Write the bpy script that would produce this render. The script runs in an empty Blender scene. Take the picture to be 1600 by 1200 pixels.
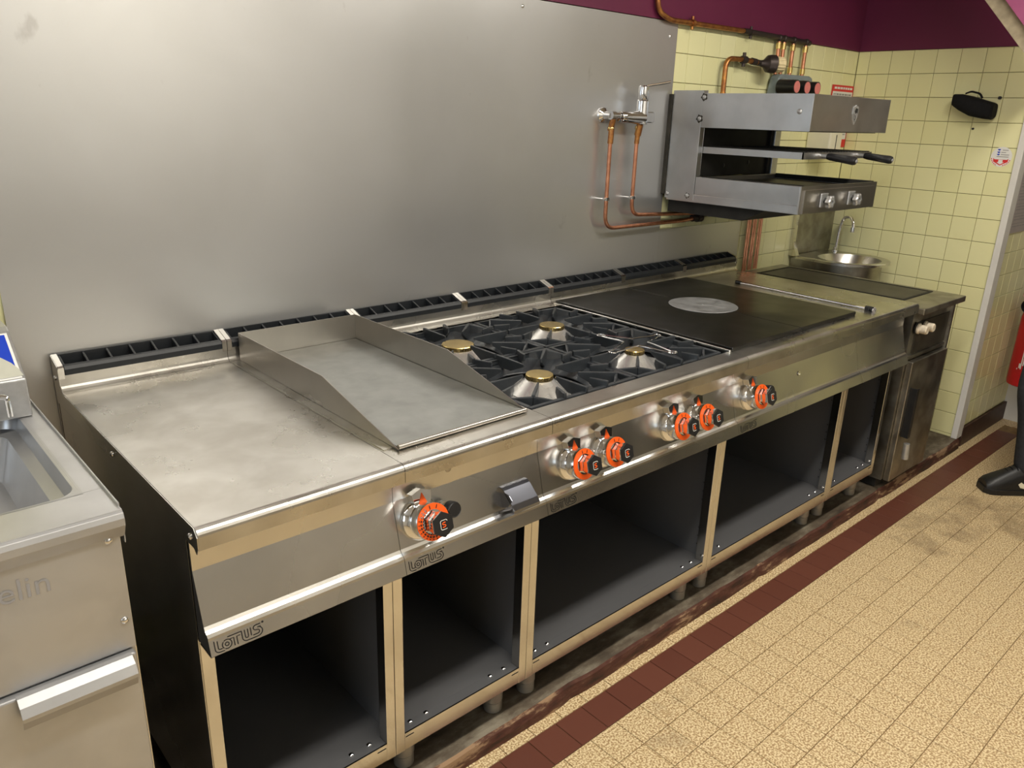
import bpy, bmesh, math, random
from math import sin, cos, pi, radians, sqrt
from mathutils import Vector, Matrix, noise
random.seed(7)
S = bpy.context.scene
COL = S.collection

# ------------------------------------------------------------------ camera
cam_d = bpy.data.cameras.new('camera'); cam = bpy.data.objects.new('camera', cam_d); COL.objects.link(cam)
FW = Vector((0.63688228, 0.69885507, -0.32554961)); RT = Vector((0.74578353, -0.66549507, 0.03038464)); UP = Vector((0.1954172, 0.26214098, 0.94503663))
CP = Vector((-0.3732, -1.14637, 1.54368))
cam.matrix_world = Matrix(((RT.x, UP.x, -FW.x, CP.x), (RT.y, UP.y, -FW.y, CP.y), (RT.z, UP.z, -FW.z, CP.z), (0, 0, 0, 1)))
cam_d.sensor_width = 36; cam_d.lens = 1220.38 / 1600 * 36; cam_d.clip_start = 0.02
S.camera = cam
def pix(p):
    d = Vector(p) - CP; w = d.dot(FW)
    if w <= 0.05: return (-9999, -9999)
    return (800 + 1220.38 * d.dot(RT) / w, 600 - 1220.38 * d.dot(UP) / w)

# ------------------------------------------------------------------ world, exposure, lights
W = bpy.data.worlds.new('world'); S.world = W; W.use_nodes = True
W.node_tree.nodes['Background'].inputs[0].default_value = (0.75, 0.85, 1.0, 1); W.node_tree.nodes['Background'].inputs[1].default_value = 0.6
S.view_settings.view_transform = 'Standard'; S.view_settings.look = 'None'
S.view_settings.gamma = 1; S.view_settings.use_curve_mapping = False; S.view_settings.exposure = 0.0
try: S.cycles.max_bounces = 8; S.cycles.glossy_bounces = 6; S.cycles.diffuse_bounces = 4; S.cycles.sample_clamp_indirect = 6; S.cycles.caustics_reflective = False
except Exception: pass
WARM = (1.0, 0.945, 0.845)
def area(name, loc, sx, sy, power, color, rot=(0, 0, 0)):
    l = bpy.data.lights.new(name, 'AREA'); l.shape = 'RECTANGLE'; l.size = sx; l.size_y = sy; l.energy = power; l.color = color
    o = bpy.data.objects.new(name, l); o.location = loc; o.rotation_euler = rot; COL.objects.link(o); return o
LIGHTS = [(0.45, -0.62, 34), (2.25, -0.62, 32), (-1.45, -0.62, 13), (1.4, -2.4, 30)]  # the last one is an added fill, turned to brighten the opposite wall
for (lx, ly, pw) in LIGHTS:
    area('tube_and_fill_light', (lx, ly, 2.552 if ly > -2 else 2.50), 1.45, 0.16, pw, WARM, (0 if ly > -2 else radians(-52), 0, 0))
area('window_daylight', (-2.43, -0.9, 1.55), 1.1, 1.0, 12, (0.72, 0.86, 1.0), (0, radians(-90), 0))

# ------------------------------------------------------------------ materials
def new_mat(name):
    m = bpy.data.materials.new(name); m.use_nodes = True
    return m, m.node_tree, m.node_tree.nodes['Principled BSDF']
def setp(b, **k):
    for kk, v in k.items():
        n = {'color': 'Base Color', 'rough': 'Roughness', 'metal': 'Metallic', 'spec': 'Specular IOR Level', 'coat': 'Coat Weight', 'emis': 'Emission Color', 'estr': 'Emission Strength'}[kk]
        if kk in ('color', 'emis'): v = (v[0], v[1], v[2], 1)
        b.inputs[n].default_value = v
def N(nt, t, **k):
    n = nt.nodes.new(t)
    for a, v in k.items(): setattr(n, a, v)
    return n
def ramp(nt, stops):
    r = N(nt, 'ShaderNodeValToRGB'); e = r.color_ramp.elements
    while len(e) < len(stops): e.new(0.5)
    for el, (p, c) in zip(e, stops):
        el.position = p; el.color = (c[0], c[1], c[2], 1) if not isinstance(c, (int, float)) else (c, c, c, 1)
    return r
def plain(name, color, rough=0.5, metal=0.0, spec=0.5, noise_amt=0.12, scale=18.0, bump=0.0, bscale=120):
    m, nt, b = new_mat(name); setp(b, color=color, rough=rough, metal=metal, spec=spec)
    g = N(nt, 'ShaderNodeNewGeometry'); t = N(nt, 'ShaderNodeTexNoise'); t.inputs['Scale'].default_value = scale; t.inputs['Detail'].default_value = 5
    nt.links.new(g.outputs['Position'], t.inputs['Vector'])
    a = [max(0, c * (1 - noise_amt)) for c in color]; z = [min(1, c * (1 + noise_amt)) for c in color]
    r = ramp(nt, [(0.3, a), (0.7, z)]); nt.links.new(t.outputs['Fac'], r.inputs['Fac']); nt.links.new(r.outputs['Color'], b.inputs['Base Color'])
    if bump > 0:
        t2 = N(nt, 'ShaderNodeTexNoise'); t2.inputs['Scale'].default_value = bscale; nt.links.new(g.outputs['Position'], t2.inputs['Vector'])
        bp = N(nt, 'ShaderNodeBump'); bp.inputs['Strength'].default_value = bump; bp.inputs['Distance'].default_value = 0.002
        nt.links.new(t2.outputs['Fac'], bp.inputs['Height']); nt.links.new(bp.outputs['Normal'], b.inputs['Normal'])
    return m
def steel(name, color, rlo, rhi, stretch=(1, 1, 1), scale=3.0, brush=0.0, wav=0.0, smudge=None, metal=1.0, fine=220, marks=False):
    """metal with smudged roughness, brushed relief along one axis and gentle sheet waviness"""
    m, nt, b = new_mat(name); setp(b, color=color, metal=metal, rough=rlo)
    g = N(nt, 'ShaderNodeNewGeometry')
    t = N(nt, 'ShaderNodeTexNoise'); t.inputs['Scale'].default_value = scale; t.inputs['Detail'].default_value = 6 if 'worktop' in name else 2; t.inputs['Roughness'].default_value = 0.6
    nt.links.new(g.outputs['Position'], t.inputs['Vector'])
    r = ramp(nt, [(0.3, rlo), (0.72, rhi)]); nt.links.new(t.outputs['Fac'], r.inputs['Fac']); nt.links.new(r.outputs['Color'], b.inputs['Roughness'])
    c2 = smudge or [c * 0.9 for c in color]
    rc = ramp(nt, [(0.36, c2), (0.66, color)]); t3 = N(nt, 'ShaderNodeTexNoise'); t3.inputs['Scale'].default_value = scale * 2.3; t3.inputs['Detail'].default_value = 3
    t3.inputs['Distortion'].default_value = 0.3
    nt.links.new(g.outputs['Position'], t3.inputs['Vector']); nt.links.new(t3.outputs['Fac'], rc.inputs['Fac']); nt.links.new(rc.outputs['Color'], b.inputs['Base Color'])
    if marks:
        mpm = N(nt, 'ShaderNodeMapping'); mpm.inputs['Scale'].default_value = (1, 1, 0.55); mpm.inputs['Rotation'].default_value = (0, 0.4, 0); nt.links.new(g.outputs['Position'], mpm.inputs['Vector'])
        tm = N(nt, 'ShaderNodeTexNoise'); tm.inputs['Scale'].default_value = 13; tm.inputs['Detail'].default_value = 4; nt.links.new(mpm.outputs['Vector'], tm.inputs['Vector'])
        rm = ramp(nt, [(0.70, 0.0), (0.76, 0.4)]); nt.links.new(tm.outputs['Fac'], rm.inputs['Fac'])
        mm = N(nt, 'ShaderNodeMix', data_type='RGBA'); mm.inputs['B'].default_value = (0.30, 0.28, 0.27, 1); nt.links.new(rm.outputs['Color'], mm.inputs['Factor']); nt.links.new(rc.outputs['Color'], mm.inputs['A']); nt.links.new(mm.outputs['Result'], b.inputs['Base Color'])
    last = None
    if brush > 0:
        mp = N(nt, 'ShaderNodeMapping'); mp.inputs['Scale'].default_value = stretch; nt.links.new(g.outputs['Position'], mp.inputs['Vector'])
        t2 = N(nt, 'ShaderNodeTexNoise'); t2.inputs['Scale'].default_value = fine; t2.inputs['Detail'].default_value = 2; nt.links.new(mp.outputs['Vector'], t2.inputs['Vector'])
        bp = N(nt, 'ShaderNodeBump'); bp.inputs['Strength'].default_value = brush; bp.inputs['Distance'].default_value = 0.0004
        nt.links.new(t2.outputs['Fac'], bp.inputs['Height']); last = bp
    if wav > 0:
        t4 = N(nt, 'ShaderNodeTexNoise'); t4.inputs['Scale'].default_value = 1.6; t4.inputs['Detail'].default_value = 1; nt.links.new(g.outputs['Position'], t4.inputs['Vector'])
        b4 = N(nt, 'ShaderNodeBump'); b4.inputs['Strength'].default_value = wav; b4.inputs['Distance'].default_value = 0.02
        nt.links.new(t4.outputs['Fac'], b4.inputs['Height'])
        if last: nt.links.new(last.outputs['Normal'], b4.inputs['Normal'])
        last = b4
    if last: nt.links.new(last.outputs['Normal'], b.inputs['Normal'])
    return m
M = {}
M['panel_steel'] = steel('splashback_steel', (0.60, 0.60, 0.60), 0.28, 0.38, (0.05, 1, 1), 1.2, 0.05, 0.10, smudge=(0.56, 0.56, 0.555), metal=0.8, marks=True)
M['top_steel'] = steel('worktop_steel', (0.60, 0.585, 0.55), 0.20, 0.40, (1, 0.06, 1), 4.0, 0.10, 0.10, smudge=(0.47, 0.45, 0.41))
M['handle'] = steel('dark_reflection_steel', (0.20, 0.21, 0.25), 0.12, 0.2)  # dark bluish colour stands in for what the drawer handle reflects
M['steel'] = steel('satin_steel', (0.66, 0.645, 0.61), 0.21, 0.31, (0.05, 1, 1), 3.0, 0.08, 0.06)
M['bright'] = steel('bright_steel', (0.72, 0.70, 0.66), 0.10, 0.20, (0.05, 1, 1), 4.0, 0.04, 0.03)
M['inner'] = plain('shaded_cabinet_steel', (0.10, 0.10, 0.104), 0.45, 0.2, 0.5, 0.05, 3)  # steel darkened in colour for the shade inside the open cupboards
M['salam'] = steel('grill_housing_steel', (0.50, 0.495, 0.49), 0.30, 0.42, (1, 1, 0.05), 5.0, 0.12, 0.05)
M['old'] = steel('worn_steel', (0.42, 0.40, 0.35), 0.30, 0.5, (1, 1, 0.05), 6.0, 0.15, 0.1, smudge=(0.27, 0.25, 0.21))
M['unit'] = steel('left_unit_steel', (0.50, 0.50, 0.505), 0.33, 0.45, (1, 0.05, 1), 5.0, 0.06, 0.25, metal=0.72)
M['chrome'] = steel('chrome', (0.85, 0.85, 0.86), 0.04, 0.08, scale=9)
M['shield'] = steel('shield_steel', (0.50, 0.47, 0.43), 0.26, 0.34, (1, 0.05, 1), 3.0, 0.10, 0.04)
M['griddle'] = steel('griddle_plate_steel', (0.34, 0.35, 0.335), 0.36, 0.50, (1, 0.1, 1), 9.0, 0.2, 0.0, smudge=(0.39, 0.40, 0.385))
M['cast'] = plain('cast_iron_enamel', (0.026, 0.030, 0.035), 0.34, 0, 0.55, 0.15, 30, 0.15, 300)
M['grille'] = plain('flue_grille_enamel', (0.014, 0.016, 0.019), 0.42, 0, 0.4, 0.1, 30, 0.1, 300)
M['solid'] = steel('solid_top_iron', (0.085, 0.084, 0.08), 0.28, 0.42, (1, 0.1, 1), 5.0, 0.2, 0.0, smudge=(0.062, 0.061, 0.057))
M['disc'] = steel('ring_disc_iron', (0.60, 0.61, 0.62), 0.45, 0.6, (1, 1, 1), 22.0, 0.2, 0.0)
M['brass'] = steel('brass', (0.80, 0.60, 0.24), 0.18, 0.28, scale=20)
M['brassdark'] = plain('brass_slot_dark', (0.10, 0.07, 0.03), 0.5)
M['copper'] = steel('copper', (0.72, 0.34, 0.20), 0.28, 0.42, scale=16, smudge=(0.55, 0.24, 0.14))
M['copper_old'] = steel('tarnished_copper', (0.56, 0.27, 0.08), 0.36, 0.5, scale=22, smudge=(0.34, 0.14, 0.06))
M['darkpipe'] = plain('dark_fitting', (0.055, 0.042, 0.038), 0.45, 0.6)
M['black'] = plain('black_plastic', (0.012, 0.012, 0.013), 0.35, 0, 0.5, 0.1)
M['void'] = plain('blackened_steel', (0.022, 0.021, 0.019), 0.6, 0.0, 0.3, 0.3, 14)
M['soot'] = plain('sooty_plate', (0.05, 0.045, 0.035), 0.45, 0.3, 0.4, 0.4, 12)
M['orange'] = plain('orange_dial', (0.95, 0.12, 0.01), 0.4, 0, 0.5, 0.03)
M['red'] = plain('red_paint', (0.55, 0.012, 0.018), 0.32, 0, 0.5, 0.05)
M['redprint'] = plain('red_print', (0.70, 0.03, 0.03), 0.5, 0, 0.5, 0.03)
M['pinkdial'] = plain('pink_dial', (0.72, 0.22, 0.20), 0.5, 0, 0.5, 0.05)
M['white'] = plain('white_paint', (0.74, 0.72, 0.68), 0.5, 0, 0.4, 0.05, 9)
M['paper'] = plain('white_print', (0.80, 0.79, 0.76), 0.55, 0, 0.4, 0.02)
M['greyprint'] = plain('grey_print', (0.30, 0.29, 0.29), 0.6, 0, 0.4, 0.05)
M['blueprint'] = plain('blue_print', (0.01, 0.05, 0.50), 0.4, 0, 0.5, 0.03)
M['beigeprint'] = plain('beige_print', (0.52, 0.52, 0.44), 0.45, 0, 0.5, 0.04, 40)
M['cream'] = plain('cream_plastic', (0.78, 0.74, 0.58), 0.4, 0, 0.5, 0.03)
M['knobcream'] = plain('aged_cream_plastic', (0.80, 0.66, 0.38), 0.45, 0, 0.5, 0.15, 60)
M['oldknob'] = plain('aged_white_knob', (0.62, 0.54, 0.42), 0.5, 0, 0.4, 0.25, 60)
M['greycast'] = plain('grey_cast_metal', (0.22, 0.26, 0.27), 0.42, 0, 0.5, 0.1, 20)
M['alu'] = plain('matt_aluminium', (0.46, 0.46, 0.46), 0.38, 0.7, 0.5, 0.1, 60)
M['purple'] = plain('purple_paint', (0.125, 0.014, 0.050), 0.45, 0, 0.45, 0.10, 3)
M['pinkpaint'] = plain('pink_paint', (0.36, 0.09, 0.20), 0.5, 0, 0.4, 0.08, 9)
M['plaster'] = plain('rough_plaster', (0.38, 0.32, 0.22), 0.8, 0, 0.3, 0.2, 25, 0.5, 60)
M['ceiling'] = plain('ceiling_paint', (0.72, 0.70, 0.66), 0.8, 0, 0.3, 0.03, 4)
M['offwall'] = plain('room_wall_paint', (0.74, 0.73, 0.70), 0.6, 0, 0.3, 0.04, 3)
M['fabric'] = plain('black_fabric', (0.008, 0.008, 0.009), 0.8, 0, 0.2, 0.2, 60, 0.3, 400)
M['trouser'] = plain('grey_jersey', (0.045, 0.048, 0.055), 0.9, 0, 0.2, 0.2, 60, 0.3, 300)
M['leather'] = plain('black_leather', (0.008, 0.008, 0.009), 0.4, 0, 0.5, 0.2, 60, 0.25, 250)
M['skin'] = plain('skin', (0.55, 0.33, 0.24), 0.55, 0, 0.4, 0.06)
M['hair'] = plain('dark_hair', (0.02, 0.014, 0.01), 0.6, 0, 0.4, 0.3, 80)
M['navy'] = plain('navy_jacket', (0.02, 0.025, 0.045), 0.85, 0, 0.2, 0.1)
M['board'] = plain('notice_sheet', (0.42, 0.37, 0.36), 0.5, 0, 0.4, 0.05, 20)
M['grout'] = plain('dark_grout', (0.20, 0.18, 0.09), 0.8, 0, 0.3, 0.25, 30)
M['fgrout'] = plain('floor_grout', (0.26, 0.17, 0.08), 0.8, 0, 0.3, 0.25, 30)
M['counter'] = plain('grey_cupboard', (0.45, 0.44, 0.42), 0.5)
M['darkunit'] = plain('dark_unit', (0.045, 0.043, 0.04), 0.45)
M['legsteel'] = plain('leg_steel', (0.34, 0.325, 0.29), 0.34, 0.55, 0.5, 0.1, 30)
M['cone'] = steel('burner_steel', (0.74, 0.73, 0.71), 0.22, 0.30, scale=12, metal=0.75)
M['lamp'], _nt, _b = new_mat('lamp_diffuser'); setp(_b, color=(0.9, 0.9, 0.85), emis=WARM, estr=3.0)
M['glass'], _nt, _b = new_mat('window_glass'); setp(_b, color=(0.8, 0.9, 1.0), rough=0.05, emis=(0.72, 0.86, 1.0), estr=1.2)

def tile_mat(name, c1, c2, rough, dirt=None):
    m, nt, b = new_mat(name); setp(b, rough=rough, spec=0.5)
    g = N(nt, 'ShaderNodeNewGeometry'); oi = N(nt, 'ShaderNodeObjectInfo')
    mx = N(nt, 'ShaderNodeMix', data_type='RGBA'); mx.inputs['A'].default_value = (*c1, 1); mx.inputs['B'].default_value = (*c2, 1)
    nt.links.new(oi.outputs['Random'], mx.inputs['Factor'])
    t = N(nt, 'ShaderNodeTexNoise'); t.inputs['Scale'].default_value = 3.2; t.inputs['Detail'].default_value = 9; t.inputs['Roughness'].default_value = 0.65
    nt.links.new(g.outputs['Position'], t.inputs['Vector'])
    r = ramp(nt, [(0.60, 0.0), (0.82, 0.45)]); nt.links.new(t.outputs['Fac'], r.inputs['Fac'])
    m2 = N(nt, 'ShaderNodeMix', data_type='RGBA'); nt.links.new(r.outputs['Color'], m2.inputs['Factor']); nt.links.new(mx.outputs['Result'], m2.inputs['A'])
    m2.inputs['B'].default_value = (*(dirt or [c * 0.6 for c in c1]), 1); nt.links.new(m2.outputs['Result'], b.inputs['Base Color'])
    t5 = N(nt, 'ShaderNodeTexNoise'); t5.inputs['Scale'].default_value = 14; nt.links.new(g.outputs['Position'], t5.inputs['Vector'])
    bp = N(nt, 'ShaderNodeBump'); bp.inputs['Strength'].default_value = 0.12; bp.inputs['Distance'].default_value = 0.003
    nt.links.new(t5.outputs['Fac'], bp.inputs['Height']); nt.links.new(bp.outputs['Normal'], b.inputs['Normal'])
    return m
M['ytile'] = tile_mat('yellow_glazed_tile', (0.82, 0.79, 0.43), (0.86, 0.83, 0.48), 0.22, (0.66, 0.59, 0.30))
M['btile'] = tile_mat('brown_floor_tile', (0.115, 0.036, 0.022), (0.135, 0.044, 0.027), 0.42, (0.19, 0.09, 0.06))
M['skirt'] = plain('brown_skirting', (0.055, 0.026, 0.018), 0.5, 0, 0.4, 0.3, 20)
def speckle(name, c_dark, c_mid, c_light, grime):
    m, nt, b = new_mat(name); setp(b, rough=0.42, spec=0.5)
    g = N(nt, 'ShaderNodeNewGeometry')
    v = N(nt, 'ShaderNodeTexNoise'); v.inputs['Scale'].default_value = 190; v.inputs['Detail'].default_value = 2.5; nt.links.new(g.outputs['Position'], v.inputs['Vector'])
    r = ramp(nt, [(0.42, c_dark), (0.50, c_mid), (0.57, c_light)]); nt.links.new(v.outputs['Fac'], r.inputs['Fac'])
    t = N(nt, 'ShaderNodeTexNoise'); t.inputs['Scale'].default_value = 2.6; t.inputs['Detail'].default_value = 10; t.inputs['Roughness'].default_value = 0.7; nt.links.new(g.outputs['Position'], t.inputs['Vector'])
    # grime gathers in a worn patch of floor near the far end of the range
    sp = N(nt, 'ShaderNodeVectorMath', operation='DISTANCE'); sp.inputs[1].default_value = (2.95, -0.27, 0); nt.links.new(g.outputs['Position'], sp.inputs[0])
    mr = N(nt, 'ShaderNodeMapRange'); mr.inputs['From Min'].default_value = 0.08; mr.inputs['From Max'].default_value = 0.5; mr.inputs['To Min'].default_value = 0.20; mr.inputs['To Max'].default_value = 0.0
    nt.links.new(sp.outputs['Value'], mr.inputs['Value'])
    ad = N(nt, 'ShaderNodeMath', operation='ADD'); nt.links.new(t.outputs['Fac'], ad.inputs[0]); nt.links.new(mr.outputs['Result'], ad.inputs[1])
    r2 = ramp(nt, [(0.60, 0.0), (0.74, 0.8)]); nt.links.new(ad.outputs['Value'], r2.inputs['Fac'])
    m2 = N(nt, 'ShaderNodeMix', data_type='RGBA'); nt.links.new(r2.outputs['Color'], m2.inputs['Factor']); nt.links.new(r.outputs['Color'], m2.inputs['A'])
    m2.inputs['B'].default_value = (*grime, 1); nt.links.new(m2.outputs['Result'], b.inputs['Base Color'])
    return m
M['ftile'] = speckle('speckled_floor_tile', (0.36, 0.225, 0.105), (0.60, 0.45, 0.24), (0.78, 0.64, 0.40), (0.22, 0.15, 0.085))
def curb_mat(name, cols, scale):
    m, nt, b = new_mat(name); setp(b, rough=0.7, spec=0.35)
    g = N(nt, 'ShaderNodeNewGeometry'); mp = N(nt, 'ShaderNodeMapping'); mp.inputs['Scale'].default_value = (0.45, 1, 1.6); nt.links.new(g.outputs['Position'], mp.inputs['Vector'])
    t = N(nt, 'ShaderNodeTexNoise'); t.inputs['Scale'].default_value = scale; t.inputs['Detail'].default_value = 10; t.inputs['Roughness'].default_value = 0.66; nt.links.new(mp.outputs['Vector'], t.inputs['Vector'])
    r = ramp(nt, cols); nt.links.new(t.outputs['Fac'], r.inputs['Fac']); nt.links.new(r.outputs['Color'], b.inputs['Base Color'])
    bp = N(nt, 'ShaderNodeBump'); bp.inputs['Strength'].default_value = 0.7; bp.inputs['Distance'].default_value = 0.006
    nt.links.new(t.outputs['Fac'], bp.inputs['Height']); nt.links.new(bp.outputs['Normal'], b.inputs['Normal'])
    return m
M['curbface'] = curb_mat('chipped_brown_curb', [(0.36, (0.035, 0.018, 0.012)), (0.48, (0.085, 0.030, 0.020)), (0.54, (0.11, 0.05, 0.033)), (0.60, (0.34, 0.22, 0.13))], 13)
M['concrete'] = curb_mat('greasy_concrete', [(0.33, (0.035, 0.025, 0.016)), (0.50, (0.10, 0.077, 0.052)), (0.66, (0.22, 0.19, 0.14))], 11)

# ------------------------------------------------------------------ mesh builder
WL = {}
def wloc(o): return WL.get(o.name, Vector((0, 0, 0))) if o else Vector((0, 0, 0))
class MB:
    def __init__(s): s.v = []; s.f = []; s.sm = []; s.mi = []; s.cur = 0
    def add(s, vs, fs, smooth=False, mat=None):
        o = len(s.v); s.v += [tuple(v) for v in vs]
        for f in fs: s.f.append([i + o for i in f]); s.sm.append(smooth); s.mi.append(s.cur if mat is None else mat)
        return s
    def box(s, x0, x1, y0, y1, z0, z1):
        v = [(x, y, z) for x in (x0, x1) for y in (y0, y1) for z in (z0, z1)]
        return s.add(v, [(0, 1, 3, 2), (4, 6, 7, 5), (0, 4, 5, 1), (2, 3, 7, 6), (0, 2, 6, 4), (1, 5, 7, 3)])
    def tbox(s, mat4, hx, hy, hz):
        v = [mat4 @ Vector((x, y, z)) for x in (-hx, hx) for y in (-hy, hy) for z in (-hz, hz)]
        return s.add(v, [(0, 1, 3, 2), (4, 6, 7, 5), (0, 4, 5, 1), (2, 3, 7, 6), (0, 2, 6, 4), (1, 5, 7, 3)])
    def prism(s, poly, a, b, axis='x', smooth=False, fn=None):
        """polygon in the plane across `axis`, extruded a..b"""
        n = len(poly)
        def P(t, p):
            if axis == 'x': return (t, p[0], p[1])
            if axis == 'y': return (p[0], t, p[1])
            return (p[0], p[1], t)
        v = [P(a, p) for p in poly] + [P(b, p) for p in poly]
        if fn: v = [fn(q) for q in v]
        s.add(v, [(i, (i + 1) % n, (i + 1) % n + n, i + n) for i in range(n)], smooth)
        return s.add(v, [tuple(range(n)), tuple(range(2 * n - 1, n - 1, -1))])
    def sheet(s, line, th, a, b, axis='x'):
        """open polyline thickened by th (to its left) and extruded"""
        L = [Vector(p) for p in line]; off = []
        for i, p in enumerate(L):
            d1 = (L[i] - L[i - 1]).normalized() if i > 0 else None
            d2 = (L[i + 1] - L[i]).normalized() if i < len(L) - 1 else None
            d = ((d1 or d2) + (d2 or d1)).normalized(); nn = Vector((-d.y, d.x))
            k = 1 / max(0.5, nn.dot(Vector((-(d1 or d2).y, (d1 or d2).x))))
            off.append(p + nn * th * k)
        poly = [tuple(p) for p in L] + [tuple(p) for p in reversed(off)]
        n = len(L)
        def P(t, p): return (t, p[0], p[1]) if axis == 'x' else ((p[0], t, p[1]) if axis == 'y' else (p[0], p[1], t))
        m = len(poly); v = [P(a, p) for p in poly] + [P(b, p) for p in poly]
        s.add(v, [(i, (i + 1) % m, (i + 1) % m + m, i + m) for i in range(m)])
        caps = []
        for i in range(n - 1): q = (i, i + 1, m - 2 - i, m - 1 - i); caps += [q, tuple(reversed([k + m for k in q]))]
        return s.add(v, caps)
    def lathe(s, prof, origin, axis=(0, 0, 1), seg=24, smooth=True, lobes=None):
        """profile [(r,h)...] turned around axis through origin"""
        ax = Vector(axis).normalized(); a = ax.orthogonal().normalized()
        if abs(ax.z) < 0.9: a = ax.cross(Vector((0, 0, 1))).normalized()
        else: a = Vector((1, 0, 0))
        b = ax.cross(a); o = Vector(origin); v = []
        for r, h in prof:
            for i in range(seg):
                t = 2 * pi * i / seg; rr = r * (lobes(t) if lobes else 1)
                v.append(o + ax * h + (a * cos(t) + b * sin(t)) * rr)
        f = []
        for k in range(len(prof) - 1):
            for i in range(seg):
                j = (i + 1) % seg; f.append((k * seg + i, k * seg + j, (k + 1) * seg + j, (k + 1) * seg + i))
        s.add(v, f, smooth)
        if prof[0][0] > 1e-5: s.add(v[:seg], [tuple(reversed(range(seg)))])
        if prof[-1][0] > 1e-5: s.add(v[-seg:], [tuple(range(seg))])
        return s
    def cyl(s, p, q, r, r2=None, seg=16):
        p = Vector(p); q = Vector(q); return s.lathe([(r, 0), (r if r2 is None else r2, (q - p).length)], p, q - p, seg)
    def tube(s, pts, r, seg=10, closed=False, flat=1.0):
        P = [Vector(p) for p in pts]; n = len(P); v = []; up = None
        for i in range(n):
            if closed: d = (P[(i + 1) % n] - P[i - 1]).normalized()
            else: d = (P[min(i + 1, n - 1)] - P[max(i - 1, 0)]).normalized()
            if up is None: up = d.orthogonal().normalized()
            up = (up - d * up.dot(d)).normalized(); w = d.cross(up)
            for k in range(seg): t = 2 * pi * k / seg; v.append(P[i] + (up * cos(t) + w * sin(t) * flat) * r)
        f = []
        for i in range(n if closed else n - 1):
            for k in range(seg):
                a = i * seg + k; b = i * seg + (k + 1) % seg; c = ((i + 1) % n) * seg + (k + 1) % seg; d = ((i + 1) % n) * seg + k
                f.append((a, b, c, d))
        s.add(v, f, True)
        if not closed: s.add(v[:seg], [tuple(reversed(range(seg)))]); s.add(v[-seg:], [tuple(range(seg))])
        return s
    def ball(s, c, r, seg=14, rings=8, sc=(1, 1, 1)):
        c = Vector(c); v = []; f = []
        for i in range(rings + 1):
            for k in range(seg):
                a = pi * i / rings; t = 2 * pi * k / seg
                v.append((c.x + r * sc[0] * sin(a) * cos(t), c.y + r * sc[1] * sin(a) * sin(t), c.z + r * sc[2] * cos(a)))
        for i in range(rings):
            for k in range(seg): f.append((i * seg + k, (i + 1) * seg + k, (i + 1) * seg + (k + 1) % seg, i * seg + (k + 1) % seg))
        return s.add(v, f, True)
    def ribbon(s, pts, w, fn, closed=False):
        """flat printed line in a 2d plane, mapped to 3d by fn(u,v)"""
        L = [Vector(p) for p in pts]; n = len(L)
        if closed: L = L + [L[0]]
        q = []
        m = len(L)
        for i in range(m):
            a = L[i - 1] if i > 0 else (L[-2] if closed else None); b = L[i + 1] if i < m - 1 else (L[1] if closed else None)
            d = ((b if b is not None else L[i]) - (a if a is not None else L[i])).normalized(); nn = Vector((-d.y, d.x)) * w / 2
            q += [fn(*(L[i] + nn)), fn(*(L[i] - nn))]
        return s.add(q, [(2 * i, 2 * i + 1, 2 * i + 3, 2 * i + 2) for i in range(m - 1)])
    def build(s, name, mat, parent=None, loc=None, bevel=0.0, bseg=2, sub=0, label=None):
        base = wloc(parent) + Vector((0, 0, 0)) if parent else Vector((0, 0, 0))
        o0 = Vector(loc) if loc is not None else base
        me = bpy.data.meshes.new(name); me.from_pydata([(Vector(v) - o0) for v in s.v], [], s.f)
        mats = mat if isinstance(mat, (list, tuple)) else [mat]
        for m in mats: me.materials.append(M[m] if isinstance(m, str) else m)
        me.polygons.foreach_set('use_smooth', s.sm); me.polygons.foreach_set('material_index', s.mi)
        bm = bmesh.new(); bm.from_mesh(me); bmesh.ops.remove_doubles(bm, verts=bm.verts, dist=1e-6); bmesh.ops.recalc_face_normals(bm, faces=bm.faces); 
        for e in bm.edges:
            if len(e.link_faces) == 2 and e.calc_face_angle(0) > 0.62: e.smooth = False
        bm.to_mesh(me); bm.free()
        me.update()
        o = bpy.data.objects.new(name, me); COL.objects.link(o)
        if parent: o.parent = parent; o.location = o0 - base
        else: o.location = o0
        WL[o.name] = o0
        if bevel > 0:
            b = o.modifiers.new('bevel', 'BEVEL'); b.width = bevel; b.segments = bseg; b.limit_method = 'ANGLE'; b.angle_limit = radians(40); b.harden_normals = False
        if sub: u = o.modifiers.new('sub', 'SUBSURF'); u.levels = sub; u.render_levels = sub
        if label: o['label'] = label
        return o
def thing(name, label, cat, loc, group=None):
    o = bpy.data.objects.new(name, None); COL.objects.link(o); o.location = loc; o.empty_display_size = 0.1
    WL[o.name] = Vector(loc); o['label'] = label; o['category'] = cat
    if group: o['group'] = group
    return o
def tag(o, label, cat, group=None):
    o['label'] = label; o['category'] = cat
    if group: o['group'] = group
    return o
def struct(o): o['kind'] = 'structure'; return o
def arc(cx, cy, r, a0, a1, n=6): return [(cx + r * cos(radians(a0 + (a1 - a0) * i / n)), cy + r * sin(radians(a0 + (a1 - a0) * i / n))) for i in range(n + 1)]
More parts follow.
